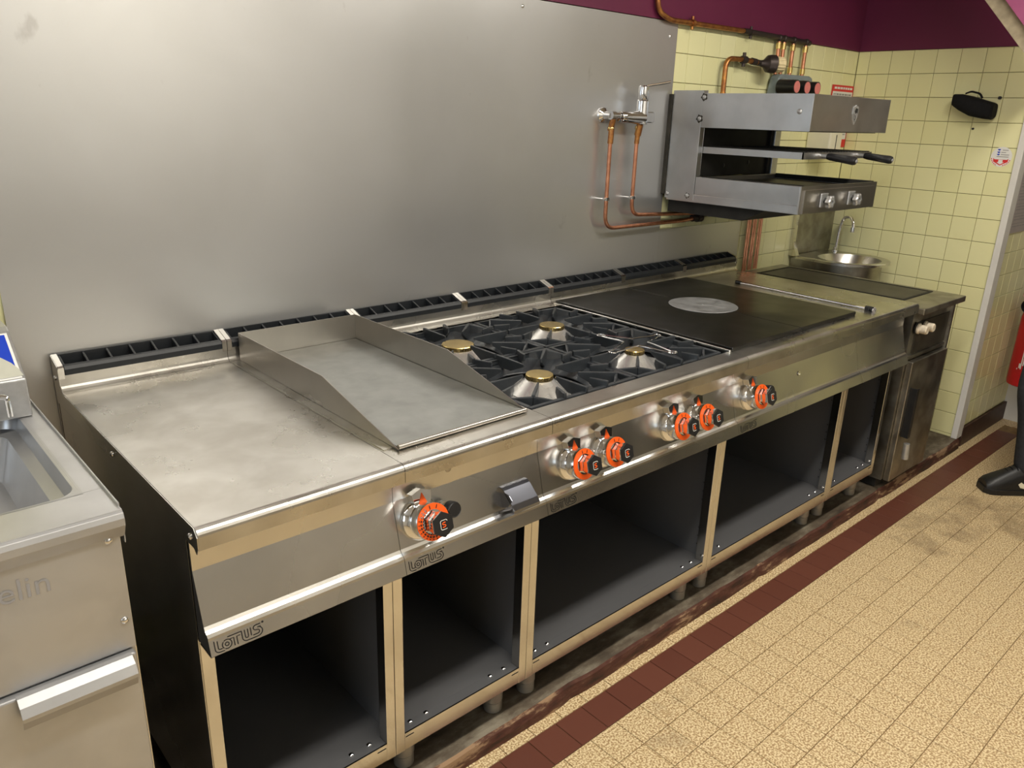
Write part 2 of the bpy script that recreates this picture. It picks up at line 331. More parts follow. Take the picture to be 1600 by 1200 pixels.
def text_part(body, size, origin, ux, uy, mat, parent, name='lettering', thick=0.0003, bold=0.0):
    c = bpy.data.curves.new('t', 'FONT'); c.body = body; c.size = size; c.offset = bold; c.resolution_u = 3
    o = bpy.data.objects.new('t', c); COL.objects.link(o); dg = bpy.context.evaluated_depsgraph_get(); dg.update()
    me = bpy.data.meshes.new_from_object(o.evaluated_get(dg)); bpy.data.objects.remove(o); bpy.data.curves.remove(c)
    ux = Vector(ux).normalized(); uy = Vector(uy).normalized(); nz = ux.cross(uy); O = Vector(origin)
    m = MB(); m.add([O + ux * v.co.x + uy * v.co.y + nz * thick for v in me.vertices], [tuple(p.vertices) for p in me.polygons])
    bpy.data.meshes.remove(me)
    return m.build(name, mat, parent)
def rounded(x0, x1, y0, y1, r, n=4):
    return arc(x1 - r, y1 - r, r, 0, 90, n) + arc(x0 + r, y1 - r, r, 90, 180, n) + arc(x0 + r, y0 + r, r, 180, 270, n) + arc(x1 - r, y0 + r, r, 270, 360, n)
def bend(pts, r, n=5):
    """polyline with rounded corners"""
    P = [Vector(p) for p in pts]; out = [P[0]]
    for i in range(1, len(P) - 1):
        a = (P[i - 1] - P[i]); b = (P[i + 1] - P[i]); k = min(r, a.length * 0.45, b.length * 0.45); a.normalize(); b.normalize()
        for j in range(n + 1):
            t = j / n; out.append((P[i] + a * k) * (1 - t) ** 2 + P[i] * 2 * t * (1 - t) + (P[i] + b * k) * t ** 2)
    return out + [P[-1]]

WY = 0.891; RX = 3.791; T = 0.1076; TOPZ = 1.9
# ------------------------------------------------------------------ room shell
fl = struct(MB().box(-2.5, 5.2, -3.2, 1.05, -0.12, -0.003).build('floor', 'fgrout'))
def chamfer_tile(w, h, t, c):
    """tile lying in xy, top at z=t"""
    v = [(-w / 2, -h / 2, 0), (w / 2, -h / 2, 0), (w / 2, h / 2, 0), (-w / 2, h / 2, 0), (-w / 2, -h / 2, t - c), (w / 2, -h / 2, t - c), (w / 2, h / 2, t - c), (-w / 2, h / 2, t - c),
         (-w / 2 + c, -h / 2 + c, t), (w / 2 - c, -h / 2 + c, t), (w / 2 - c, h / 2 - c, t), (-w / 2 + c, h / 2 - c, t)]
    f = [(8, 9, 10, 11)] + [(i, (i + 1) % 4, (i + 1) % 4 + 4, i + 4) for i in range(4)] + [(i + 4, (i + 1) % 4 + 4, (i + 1) % 4 + 8, i + 8) for i in range(4)]
    return v, f
_tc = {}
def tile_mesh(w, h, t, c, mat):
    k = (round(w, 4), round(h, 4), t, mat)
    if k not in _tc:
        v, f = chamfer_tile(w, h, t, c); me = bpy.data.meshes.new('tile'); me.from_pydata(v, [], f); me.materials.append(M[mat]); me.update(); _tc[k] = me
    return _tc[k]
def put_tile(name, me, parent, loc, rot):
    o = bpy.data.objects.new(name, me); COL.objects.link(o); o.parent = parent; o.location = Vector(loc) - wloc(parent); o.rotation_euler = rot
    return o
rest = MB()
g = 0.0022
def ftile(name, x0, x1, y0, y1, mat, vis_margin=60):
    c = ((x0 + x1) / 2, (y0 + y1) / 2, 0); u, v = pix(c)
    seen = -vis_margin < u < 1600 + vis_margin * 2 and -vis_margin < v < 1200 + vis_margin
    if seen: put_tile(name, tile_mesh(x1 - x0 - g, y1 - y0 - g, 0.004, 0.0007, mat), fl, (c[0], c[1], -0.004 + random.uniform(0, 0.0004)), (0, 0, 0))
    elif name == 'floor_tile': rest.box(x0 + g / 2, x1 - g / 2, y0 + g / 2, y1 - g / 2, -0.003, 0.0)
for i in range(-24, 43):
    x0 = i * 0.1 + 0.003; x1 = x0 + 0.1
    if x1 > 4.49: continue
    if i >= 3: ftile('edge_tile', x0, x1, 0.006, 0.05, 'ftile', 30); ftile('border_tile', x0 - 0.03, x1 - 0.03, -0.096, 0.006, 'btile', 30)
    for j in range(0, 31):
        y1 = -0.096 - j * 0.0985; y0 = y1 - 0.0985
        if y0 < -3.2: continue
        if x0 > 4.28 and j < 31: continue
        ftile('floor_tile', x0, x1, y0, y1, 'ftile', 24)
rr = rest.build('floor_tiling', 'ftile', fl); rr['kind'] = 'stuff'
m = MB()
for k in range(8): m.box(4.303, 4.393, -0.11 - 0.1 * (k + 1), -0.112 - 0.1 * k, -0.003, 0.0006)
m.build('border_strip', 'btile', fl)
MB().box(4.27, 4.30, -0.9, -0.096, -0.003, 0.0004).box(4.393, 4.49, -0.9, 0.06, -0.003, 0.0004).box(3.8, 4.393, 0.006, 0.06, -0.003, 0.0003).build('edge_strip', 'ftile', fl)

wb = struct(MB().box(-2.5, RX + 0.15, WY + 0.004, WY + 0.15, -0.1, 2.62).build('wall_back', 'grout'))
struct(MB().box(-2.5, RX, WY - 0.008, WY + 0.004, TOPZ, 2.6).build('trim_1', 'purple'))
wr = struct(MB().box(RX + 0.004, RX + 0.12, 0.066, WY + 0.15, -0.1, 2.62).build('wall_right', 'grout'))
struct(MB().box(RX - 0.008, RX + 0.004, 0.06, WY - 0.008, TOPZ, 2.6).build('trim_2', 'purple'))
wn = struct(MB().box(RX + 0.12, 4.6, 0.064, 0.2, -0.1, 2.62).build('wall_return', 'grout'))
we = struct(MB().box(4.49, 4.62, -3.2, 0.064, -0.1, 2.62).build('wall_far_right', 'white'))
struct(MB().box(-2.6, -2.5, -3.2, -1.5, -0.1, 2.62).box(-2.6, -2.5, -0.3, 1.0, -0.1, 2.62).box(-2.6, -2.5, -1.5, -0.3, -0.1, 0.95).box(-2.6, -2.5, -1.5, -0.3, 2.15, 2.62).build('wall_left', 'offwall'))
struct(MB().box(-2.6, 4.62, -3.3, -3.2, -0.1, 2.62).build('wall_front', 'offwall'))
struct(MB().box(-2.6, 4.62, -3.3, 1.05, 2.6, 2.7).build('ceiling', 'ceiling'))
wnd = struct(MB().box(-2.56, -2.5, -1.5, -1.44, 0.95, 2.15).box(-2.56, -2.5, -0.36, -0.3, 0.95, 2.15).box(-2.56, -2.5, -1.44, -0.36, 0.95, 1.01).box(-2.56, -2.5, -1.44, -0.36, 2.09, 2.15).box(-2.55, -2.51, -0.92, -0.88, 1.01, 2.09).build('window_1', 'white'))
MB().box(-2.54, -2.535, -1.44, -0.92, 1.01, 2.09).build('pane', 'glass', wnd); MB().box(-2.54, -2.535, -0.88, -0.36, 1.01, 2.09).build('pane', 'glass', wnd)

def wall_tile(parent, axis, u0, u1, z0, z1, plane, mat='ytile'):
    if u1 - u0 < 0.008 or z1 - z0 < 0.008: return
    me = tile_mesh(u1 - u0 - 0.0022, z1 - z0 - 0.0022, 0.006, 0.0012, mat)
    if axis == 'y': put_tile('tile', me, parent, ((u0 + u1) / 2, plane + 0.006, (z0 + z1) / 2), (radians(90) + random.uniform(-.003, .003), random.uniform(-.003, .003), 0))
    elif axis == 'xr': put_tile('tile', me, parent, (plane + 0.006, (u0 + u1) / 2, (z0 + z1) / 2), (radians(90), 0, radians(-90)))
    else: put_tile('tile', me, parent, (plane + 0.006, (u0 + u1) / 2, (z0 + z1) / 2), (radians(90), random.uniform(-.003, .003), radians(-90) + random.uniform(-.003, .003)))
Z0 = 1.792
def zrows(zlo): 
    out = [(Z0, TOPZ)]; z = Z0
    while z > zlo: out.append((max(z - T, zlo), z)); z -= T
    return out
for (za, zb) in zrows(0.80):
    x = 2.367 - T
    while x < RX - 0.002:
        if zb > 1.10 or x > 2.75: wall_tile(wb, 'y', x, min(x + T, RX), za, zb, WY)
        x += T
    x = 2.367 - 23 * T
    for k in range(7): wall_tile(wb, 'y', x - k * T, x - k * T + T, za, zb, WY)
for (za, zb) in zrows(0.055):
    wall_tile(wr, 'x', 0.831, WY - 0.001, za, zb, RX)
    for j in range(7): wall_tile(wr, 'x', 0.831 - (j + 1) * T, 0.831 - j * T, za, zb, RX)
zs = [0.105] + [0.235 + 0.1076 * k for k in range(16)]
for a, b in zip(zs[:-1], zs[1:]):
    x = 3.842 
    for k in range(6): wall_tile(wn, 'y', x + k * T, min(x + (k + 1) * T, 4.49), a, b, 0.058)
struct(MB().box(RX - 0.012, RX + 0.06, 0.050, 0.0785, 0.056, 2.3).build('trim_3', 'white', bevel=0.002))
struct(MB().box(3.845, 4.49, 0.046, 0.058, 0.0, 0.103).build('baseboard_right', 'skirt'))
# sloping soffit edge at the far end
sl = struct(MB().prism([(0.62, 2.50), (-0.02, 1.795), (-0.06, 1.83), (0.58, 2.55)], 3.40, 3.52, 'x').build('trim_4', 'plaster'))
MB().prism([(0.58, 2.551), (-0.06, 1.831), (-0.115, 1.89), (0.53, 2.61)], 3.38, 3.53, 'x').build('edging', 'pinkpaint', sl)

# platform and curb
def jit(v, a): n = noise.noise_vector(Vector(v) * 14); return (v[0] + n.x * a * .5, v[1] + n.y * a, v[2] + n.z * a * 0.6)
m = MB(); nx = 150; prof = [(0.9, 0.053), (0.16, 0.055), (0.062, 0.055), (0.050, 0.052), (0.044, 0.044), (0.041, 0.026), (0.040, 0.01), (0.039, -0.03)]
V = []
for i in range(nx + 1):
    x = -1.2 + (RX + 0.02 + 1.2) * i / nx
    for (y, z) in prof:
        p = Vector((x, y, z)); a = 0.005 if 0.0 < y < 0.065 and z > 0.0 else 0.002
        d = noise.noise(Vector((x * 9, y * 9, z * 30))) * a
        br = sum(math.exp(-((x - c) / 0.014) ** 2) for c in (0.985, 1.93, 2.9)) * 0.011
        if y < 0.065: p.y += d + br
        if y < 0.2: p.z += d * 0.4 - (br * 0.5 if y < 0.07 else 0)
        V.append(tuple(p))
k = len(prof)
m.add(V, [(i * k + j, i * k + j + 1, (i + 1) * k + j + 1, (i + 1) * k + j) for i in range(nx) for j in range(k - 1)], False)
for idx in range(len(m.f)): m.mi[idx] = 0 if (idx % (k - 1)) < 3 else 1
m.add([V[nx * k + j] for j in range(k)] + [(RX + 0.02, 0.9, -0.03)], [tuple(range(k)) + (k,)], mat=1)
pf = struct(m.build('trim_5', ['concrete', 'curbface']))

# ------------------------------------------------------------------ steel splashback
sp = thing('steel_splashback', 'large brushed steel sheet covering the wall behind the range', 'splashback', (1.1, 0.885, 0.3))
MB().box(-0.075, 2.280, 0.884, 0.8865, 0.2, 1.897).build('sheet', 'panel_steel', sp)
m = MB(); 
for (x, z) in [(1.47, 1.872), (2.235, 1.845), (0.02, 1.87), (0.75, 1.87)]: m.lathe([(0.006, 0), (0.0055, 0.002), (0.003, 0.0035), (0.0, 0.004)], (x, 0.884, z), (0, -1, 0), 12)
m.build('screw', 'chrome', sp)
sp2 = tag(MB().box(2.2805, 2.884, 0.884, 0.8865, 0.2, 1.112).build('lower_splashback', 'panel_steel', loc=(2.58, 0.885, 0.2)), 'low steel sheet with greasy stains under the salamander grill', 'splashback')

# ------------------------------------------------------------------ the modular range
def worktop_profile():
    return [(0.070, 0.888)] + [(0.018, 0.888), (0.010, 0.880), (0.010, 0.862), (0.0, 0.862), (0.0, 0.886)] + arc(0.014, 0.886, 0.014, 180, 90, 5)[1:] + [(0.070, 0.900)]
def back_profile(y0):
    return [(y0, 0.888), (0.812, 0.888), (0.832, 0.900), (0.832, 0.948), (0.826, 0.955), (0.826, 0.925)] + arc(0.808, 0.918, 0.018, 0, -90, 5) + [(y0, 0.900)]
def module(x0, x1, name, label, kind, logo=None, dark=False):
    e = 0.0006; a, b = x0 + e, x1 - e
    t = thing(name, label, 'cooker' if kind in ('burner', 'solid', 'griddle') else 'counter', ((x0 + x1) / 2, 0.45, 0.055))
    if kind == 'burner':
        MB().prism(worktop_profile(), a, b).build('worktop_front', 'top_steel', t)
        MB().prism(back_profile(0.792), a, b).build('upstand', 'steel', t)
    else:
        p = worktop_profile()[:-1]; q = back_profile(0.07)
        poly = [(0.018, 0.888), (0.010, 0.880), (0.010, 0.862), (0.0, 0.862), (0.0, 0.886)] + arc(0.014, 0.886, 0.014, 180, 90, 5)[1:] + list(reversed(q[4:-1])) + [q[3], q[2], q[1]]
        MB().prism(poly, a, b).build('worktop', 'top_steel', t)
    # front panel: vertical band, sloping face, nosing strip
    ps = [(0.0465, 0.866), (0.0465, 0.802), (0.0215, 0.704), (0.018, 0.698), (0.012, 0.694), (0.0075, 0.689), (0.0065, 0.684), (-0.001, 0.656), (0.002, 0.653), (0.05, 0.653)]
    MB().sheet(ps, 0.0025, a, b).build('control_panel', 'steel', t)
    pe_ = [(0.049, 0.86), (0.049, 0.802), (0.0245, 0.706), (0.014, 0.692), (0.011, 0.684), (0.005, 0.658), (0.052, 0.658), (0.052, 0.86)]
    MB().prism(pe_, a, a + 0.002).build('panel_end', 'void' if x0 < 0.01 else 'steel', t); MB().prism(pe_, b - 0.002, b).build('panel_end', 'steel', t)  # black colour on the first left end stands in for its dark reflection
    # flue: housing straps, black grille
    n = max(1, int(round((x1 - x0) / 0.4)))
    for k in range(n):
        u0 = x0 + k * 0.4 + e; u1 = x0 + (k + 1) * 0.4 - e
        st = MB()
        for (s0, s1) in ((u0, u0 + 0.012), (u1 - 0.012, u1)):
            st.prism([(0.824, 0.930), (0.824, 0.957), (0.829, 0.9605), (0.877, 0.978), (0.877, 0.93)], s0, s1)
        st.box(u0, u1, 0.833, 0.880, 0.86, 0.925)
        st.build('flue_strap', 'bright', t)
        gm = MB(); g0, g1 = u0 + 0.0125, u1 - 0.0125
        def zt(y): return 0.9585 + (y - 0.826) * 0.36
        gm.prism([(0.8225, 0.938), (0.8225, 0.952), (0.8275, zt(0.8285) + 0.001), (0.8325, zt(0.8325)), (0.8325, 0.938)], g0, g1)
        gm.prism([(0.873, zt(0.873)), (0.877, zt(0.877)), (0.877, 0.92), (0.873, 0.92)], g0, g1)
        nb = 7; w = 0.0055; pitch = (g1 - g0 - w) / nb
        for i in range(nb + 1):
            xx = g0 + i * pitch; gm.prism([(0.8325, zt(0.8325)), (0.873, zt(0.873)), (0.873, 0.925), (0.8325, 0.925)], xx, xx + w)
        gm.build('flue_grille', 'grille', t, bevel=0.0014)
        MB().box(g0, g1, 0.8335, 0.876, 0.9255, 0.928).build('flue_well', 'grille', t)
    # open base
    P0, P1 = a, b; ys = 0.053
    for nm, u0, u1 in (('post', P0, P0 + 0.0235), ('post', P1 - 0.0235, P1)):
        MB().box(u0, u1, ys, ys + 0.03, 0.153, 0.657).build(nm, 'bright', t, bevel=0.0012)
    MB().box(P0 + 0.0237, P1 - 0.0237, ys + 0.0003, ys + 0.004, 0.155, 0.2005).build('bottom_rail', 'bright', t)
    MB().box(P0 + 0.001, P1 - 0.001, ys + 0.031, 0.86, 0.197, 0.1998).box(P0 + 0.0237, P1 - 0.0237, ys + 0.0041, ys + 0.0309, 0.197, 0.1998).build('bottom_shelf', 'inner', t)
    MB().box(P0 + 0.0005, P0 + 0.003, ys + 0.031, 0.862, 0.156, 0.86).build('side_panel', 'inner' if x0 > 0.01 else 'void', t)  # first unit's left side coloured black for its dark reflection
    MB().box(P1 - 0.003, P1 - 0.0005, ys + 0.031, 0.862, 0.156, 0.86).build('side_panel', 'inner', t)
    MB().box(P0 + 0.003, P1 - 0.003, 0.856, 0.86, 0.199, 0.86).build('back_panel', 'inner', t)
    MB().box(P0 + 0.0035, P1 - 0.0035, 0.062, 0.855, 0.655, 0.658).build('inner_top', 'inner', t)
    sl = MB()
    for (u0) in (P0 + 0.026, P1 - 0.048): sl.box(u0, u0 + 0.022, ys - 0.0002, ys + 0.0008, 0.189, 0.1915)
    sl.build('slot', 'void', t)
    for u in (P0 + 0.055, P0 + 0.10, P1 - 0.10, P1 - 0.055):
        MB().lathe([(0.0062, 0), (0.0058, 0.002), (0.0035, 0.004), (0.0, 0.0047)], (u, 0.078, 0.1998), (0, 0, 1), 12).build('rivet', 'chrome', t)
    hm = MB()
    for side in (P0 + 0.0032, P1 - 0.0032):
        for z in (0.24, 0.27, 0.30, 0.40, 0.43, 0.46, 0.56, 0.59): hm.box(side - 0.0004, side + 0.0004, 0.094, 0.098, z, z + 0.004)
    hm.build('shelf_hole', 'void', t)
    for u in (P0 + 0.058, P1 - 0.058):
        for y in (0.112, 0.80):
            MB().lathe([(0.022, 0), (0.0245, 0.002), (0.0245, 0.030), (0.0230, 0.031), (0.0230, 0.033), (0.0258, 0.034), (0.0258, 0.099)], (u, y, 0.055), (0, 0, 1), 20).build('leg', 'legsteel', t)
    if logo is not None: lotus(logo, t)
    return t
def lotus(x, parent):
    """outlined LOTUS lettering printed on the nosing strip"""
    s = 0.0248
    def fn(u, v): z = 0.6595 + v * s * 0.86; return (x + u * s, -0.001 + (z - 0.656) * 0.268 - 0.0005, z)
    w = 0.07
    m = MB()
    def rb(p, c=False): m.ribbon(p, w, fn, c)
    # L
    rb([(0.0, 1.0), (0.0, 0.32)] + arc(0.3, 0.3, 0.3, 180, 270, 5) + [(0.62, 0.0)])
    rb([(0.22, 0.92), (0.22, 0.36)] + arc(0.34, 0.34, 0.12, 180, 270, 3) + [(0.5, 0.22)])
    # O
    rb([(0.85 + 0.33 * cos(radians(a)), 0.42 + 0.36 * sin(radians(a))) for a in range(-125, 126, 10)])
    rb([(0.85 + 0.33 * cos(radians(a)), 0.42 + 0.36 * sin(radians(a))) for a in range(135, 226, 10)])
    rb([(0.85 + 0.13 * cos(radians(a)), 0.42 + 0.14 * sin(radians(a))) for a in range(0, 360, 20)], True)
    # T
    rb([(0.95, 0.95), (1.95, 0.95)]); rb([(1.1, 0.72), (1.36, 0.72), (1.36, 0.05)]); rb([(1.58, 0.05), (1.58, 0.72), (1.82, 0.72)])
    # U
    rb([(1.95, 0.95), (1.95, 0.36)] + arc(2.27, 0.36, 0.32, 180, 270, 5) + [(2.9, 0.04)])
    rb([(2.17, 0.95), (2.17, 0.4)] + arc(2.28, 0.38, 0.11, 180, 360, 6) + [(2.39, 0.95)])
    rb([(2.6, 0.95), (2.6, 0.3)])
    # S
    rb([(3.35, 0.98), (3.0, 0.98)] + arc(3.0, 0.78, 0.2, 90, 270, 6) + [(3.05, 0.58)] + arc(3.05, 0.42, 0.16, 90, -90, 5) + [(2.72, 0.26)])
    rb([(3.35, 0.76), (3.1, 0.76)] + arc(3.05, 0.42, 0.38, 60, -90, 7) + [(2.6, 0.04)])
    rb([(3.52 + 0.05 * cos(radians(a)), 1.02 + 0.05 * sin(radians(a))) for a in range(0, 360, 45)], True)
    return m.build('lettering', 'black', parent)
m1 = module(0.0, 0.4, 'worktop_unit', 'steel worktop unit at the near end, bare smeared top, open cupboard', 'plain', logo=0.009)
m2 = module(0.4, 0.8, 'griddle_unit', 'steel griddle unit with tall splash guard and one orange dial', 'griddle', logo=0.409)
m3 = module(0.8, 1.6, 'gas_hob', 'wide gas hob unit with four black cast grates and four orange dials', 'burner', logo=0.811)
m4 = module(1.6, 2.4, 'solid_top_range', 'wide range unit with black solid hotplate and pale round disc', 'solid', logo=1.611)
m5 = module(2.4, 2.8, 'worktop_unit', 'narrow steel worktop unit between hotplate range and old griddle cabinet', 'plain')

# exposed left side of the first unit
m = MB(); m.prism([(0.0, 0.866), (0.0, 0.886), (0.012, 0.899), (0.806, 0.899), (0.822, 0.915), (0.822, 0.954), (0.828, 0.9595), (0.877, 0.977), (0.877, 0.60), (0.868, 0.60), (0.868, 0.86), (0.02, 0.86), (0.008, 0.852)], -0.0012, 0.0002)
m.build('end_plate', 'steel', m1)
m = MB()
for (y, z) in ((0.032, 0.876), (0.446, 0.876), (0.86, 0.925), (0.86, 0.72)): m.lathe([(0.006, 0), (0.0055, 0.002), (0.003, 0.004), (0.0, 0.0045)], (-0.0012, y, z), (-1, 0, 0), 12)
m.build('screw', 'chrome', m1)
MB().box(-0.0008, 0.0006, 0.056, 0.862, 0.156, 0.859).build('outer_side', 'steel', m1)

# griddle: plate, guard, front rod
gx0, gx1, gy0, gy1 = 0.427, 0.781, 0.062, 0.812
MB().box(gx0 + 0.004, gx1 - 0.004, gy0 + 0.008, gy1 - 0.004, 0.900, 0.9065).build('griddle_plate', 'griddle', m2)
prof = [(gy0, 0.903), (0.365, 0.978), (gy1, 0.978), (gy1, 0.903)]
gd = MB().prism(prof, gx0, gx0 + 0.0022).prism(prof, gx1 - 0.0022, gx1).box(gx0 + 0.0022, gx1 - 0.0022, gy1 - 0.0022, gy1, 0.903, 0.978).build('splash_guard', 'shield', m2)
MB().box(gx0 - 0.022, gx0 - 0.0005, gy0 + 0.02, gy1 + 0.0, 0.8995, 0.9022).build('griddle_flange', 'top_steel', m2)
MB().cyl((gx0 + 0.003, gy0 + 0.006, 0.9065), (gx1 - 0.003, gy0 + 0.006, 0.9065), 0.0050).build('front_rod', 'shield', m2)
# grease drawer handle (bent sheet)
MB().sheet([(0.036, 0.756), (0.026, 0.7565), (0.018, 0.752), (-0.010, 0.727), (-0.019, 0.717), (-0.018, 0.709), (-0.010, 0.706)], 0.0025, 0.674, 0.752).prism([(0.033, 0.742), (0.012, 0.748), (0.0, 0.746), (-0.010, 0.738), (0.004, 0.716), (0.026, 0.708)], 0.674, 0.6755).build('drawer_handle', 'handle', m2)
MB().lathe([(0.008, 0), (0.0075, 0.001), (0.006, 0.0012), (0.006, 0.0004)], (0.54, 0.0465, 0.835), (0, -1, 0), 16).build('reflection_inset', 'shield', m2)  # round inset modelled in place of a reflection on the upper band

# dial proto
AX = Vector((0, -0.969, 0.247)); UPV = Vector((0, 0.247, 0.969)); XV = Vector((1, 0, 0))
def dial(parent, x, scale=1.0, marks=False):
    O = Vector((x, 0.0335, 0.752))
    def L(u, v, h): return O + (XV * u + UPV * v) * scale + AX * h * scale
    bz = MB().lathe([(0.034 * scale, 0), (0.034 * scale, 0.005 * scale), (0.030 * scale, 0.010 * scale), (0.026 * scale, 0.012 * scale)], O, AX, 28)
    # shield shaped tab standing up behind the dial
    tab = [(-0.014, 0.020), (-0.018, 0.044), (0.0, 0.050), (0.018, 0.044), (0.014, 0.020)]
    v = [L(u, w, 0.0) for u, w in tab] + [L(u, w, 0.016) for u, w in tab]
    bz.add(v, [(0, 1, 2, 3, 4), (5, 6, 7, 8, 9)] + [(i, (i + 1) % 5, (i + 1) % 5 + 5, i + 5) for i in range(5)])
    d = bz.build('dial', 'chrome', parent, bevel=0.0008)
    MB().lathe([(0.0275 * scale, 0.012 * scale), (0.0285 * scale, 0.014 * scale), (0.0285 * scale, 0.034 * scale), (0.0275 * scale, 0.036 * scale)], O, AX, 28).build('skirt', 'chrome', d)
    MB().add([L(-0.008, 0.026, 0.0168), L(0.008, 0.026, 0.0168), L(0.0, 0.044, 0.0168), L(-0.008, 0.026, 0.0155), L(0.008, 0.026, 0.0155), L(0.0, 0.044, 0.0155)], [(0, 1, 2), (3, 4, 5), (0, 1, 4, 3), (1, 2, 5, 4), (2, 0, 3, 5)]).build('pointer', 'orange', d)
    r1, r2 = 0.0195 * scale, 0.0292 * scale; seg = 36; vv = []
    for rr_, hh in ((r1, 0.0355), (r1, 0.0375), (r2, 0.0375), (r2, 0.0355)):
        for i in range(seg): t = 2 * pi * i / seg; vv.append(O + (XV * cos(t) + UPV * sin(t)) * rr_ + AX * hh * scale)
    MB().add(vv, [(k * seg + i, k * seg + (i + 1) % seg, ((k + 1) % 4) * seg + (i + 1) % seg, ((k + 1) % 4) * seg + i) for k in range(4) for i in range(seg)]).build('orange_ring', 'orange', d)
    mk = MB(); angs = ([98, 68] + list(range(120, 330, 14))) if marks else [98, 68]
    for a in angs:
        c = cos(radians(a)); s_ = sin(radians(a)); tang = Vector((-s_, c))
        for (ra, rb_, wd) in ((0.021, 0.027, 0.0008),) if not marks or a < 110 else ((0.0185, 0.0205, 0.0012), (0.022, 0.0245, 0.0018), (0.026, 0.028, 0.0009)):
            q = [L(ra * c + tang.x * wd, ra * s_ + tang.y * wd, 0.0379), L(rb_ * c + tang.x * wd, rb_ * s_ + tang.y * wd, 0.0379), L(rb_ * c - tang.x * wd, rb_ * s_ - tang.y * wd, 0.0379), L(ra * c - tang.x * wd, ra * s_ - tang.y * wd, 0.0379)]
            mk.add(q, [(0, 1, 2, 3)])
    mk.build('dial_mark', 'black', d)
    # six-lobed chrome grip
    lob = lambda t: 1 - 0.14 * abs(cos(3 * t)) ** 0.6 * 1.0
    MB().lathe([(0.0185 * scale, 0.036 * scale), (0.0170 * scale, 0.046 * scale), (0.0205 * scale, 0.060 * scale), (0.0205 * scale, 0.062 * scale)], O, AX, 36, False, lob).build('grip', 'chrome', d)
    lob6 = lambda t: (cos(pi / 6)) / cos(((t + pi / 6) % (pi / 3)) - pi / 6)
    MB().lathe([(0.0205 * scale, 0.0622 * scale), (0.0198 * scale, 0.0642 * scale), (0.0, 0.0646 * scale)], O, AX, 36, False, lob6).build('cap', 'black', d)
    em = MB(); em.ribbon([(u, v) for u, v in rounded(-0.0062, 0.0062, -0.0072, 0.0072, 0.0025, 3)][:14], 0.0009, lambda u, v: L(u, v, 0.0649))
    em.build('cap_line', 'paper', d)
    em = MB()
    em.ribbon([(0.003, 0.0035), (-0.0015, 0.0035), (-0.003, 0.0018), (-0.0015, 0.0002), (0.0015, -0.0002), (0.003, -0.0018), (0.0015, -0.0035), (-0.003, -0.0035)], 0.0016, lambda u, v: L(u, v, 0.0650))
    em.build('cap_mark', 'orange', d)
    return d
dial(m2, 0.457, 1.32, True)
for x in (0.903, 1.018, 1.292, 1.404): dial(m3, x, 1.28)
dial(m4, 1.682, 1.28)
def igniter(parent, x):
    O = Vector((x, 0.034, 0.757))
    b = MB().lathe([(0.014, 0), (0.014, 0.004), (0.0105, 0.006), (0.0105, 0.022)], O, AX, 20).build('igniter', 'chrome', parent)
    MB().lathe([(0.0150, 0.020), (0.0172, 0.022), (0.0172, 0.038), (0.0160, 0.041), (0.0150, 0.042), (0.0142, 0.041), (0.0, 0.041)], O, AX, 22).build('button', 'black', b)
igniter(m2, 0.518); igniter(m4, 1.748)
MB().lathe([(0.0075, 0), (0.007, 0.0015), (0.004, 0.0015), (0.004, 0.0005)], (1.985, 0.0355, 0.765), AX, 18).build('sight_hole', 'bright', m4)

# hob well, burners
MB().box(0.803, 1.597, 0.073, 0.79, 0.846, 0.850).box(0.803, 0.806, 0.073, 0.79, 0.850, 0.888).box(1.594, 1.5975, 0.073, 0.79, 0.85, 0.888).box(0.806, 1.594, 0.071, 0.074, 0.85, 0.888).box(0.806, 1.594, 0.787, 0.792, 0.85, 0.896).build('hob_pan', 'cast', m3)
MB().box(1.5905, 1.5985, 0.06, 0.80, 0.889, 0.9085).build('divider_strip', 'bright', m3, bevel=0.002)
MB().box(0.802, 1.590, 0.779, 0.792, 0.8965, 0.9035).build('rear_strip', 'bright', m3, bevel=0.002)
BX = [0.999, 1.388]; BY = [0.253, 0.602]
rad = {(0, 0): 0.037, (0, 1): 0.048, (1, 1): 0.041, (1, 0): 0.029}
for i, bx in enumerate(BX):
    for j, by in enumerate(BY):
        r = rad[(i, j)]; k = r / 0.037
        bn = MB().lathe([(r + 0.042, 0.850), (r + 0.042, 0.8535), (r + 0.036, 0.856), (r + 0.001, 0.887), (r - 0.004, 0.8885)], (bx, by, 0), (0, 0, 1), 40).build('burner', 'cone', m3)
        MB().lathe([(0.105, 0.8502), (0.105, 0.853), (0.085, 0.8515), (0.03, 0.851)], (bx, by, 0), (0, 0, 1), 40).build('drip_dish', 'cone', bn)
        MB().lathe([(r - 0.003, 0.8885), (r, 0.8895), (r, 0.8990), (r - 0.0012, 0.9005), (0, 0.9008)], (bx, by, 0), (0, 0, 1), 44).build('burner_cap', 'brass', bn)
        sm_ = MB()
        for q in range(34):
            t = 2 * pi * q / 34; mt = Matrix.Translation((bx, by, 0.8935)) @ Matrix.Rotation(t, 4, 'Z') @ Matrix.Translation((r + 0.0001, 0, 0)); sm_.tbox(mt, 0.0005, 0.0011, 0.0026)
        sm_.build('port', 'brassdark', bn)
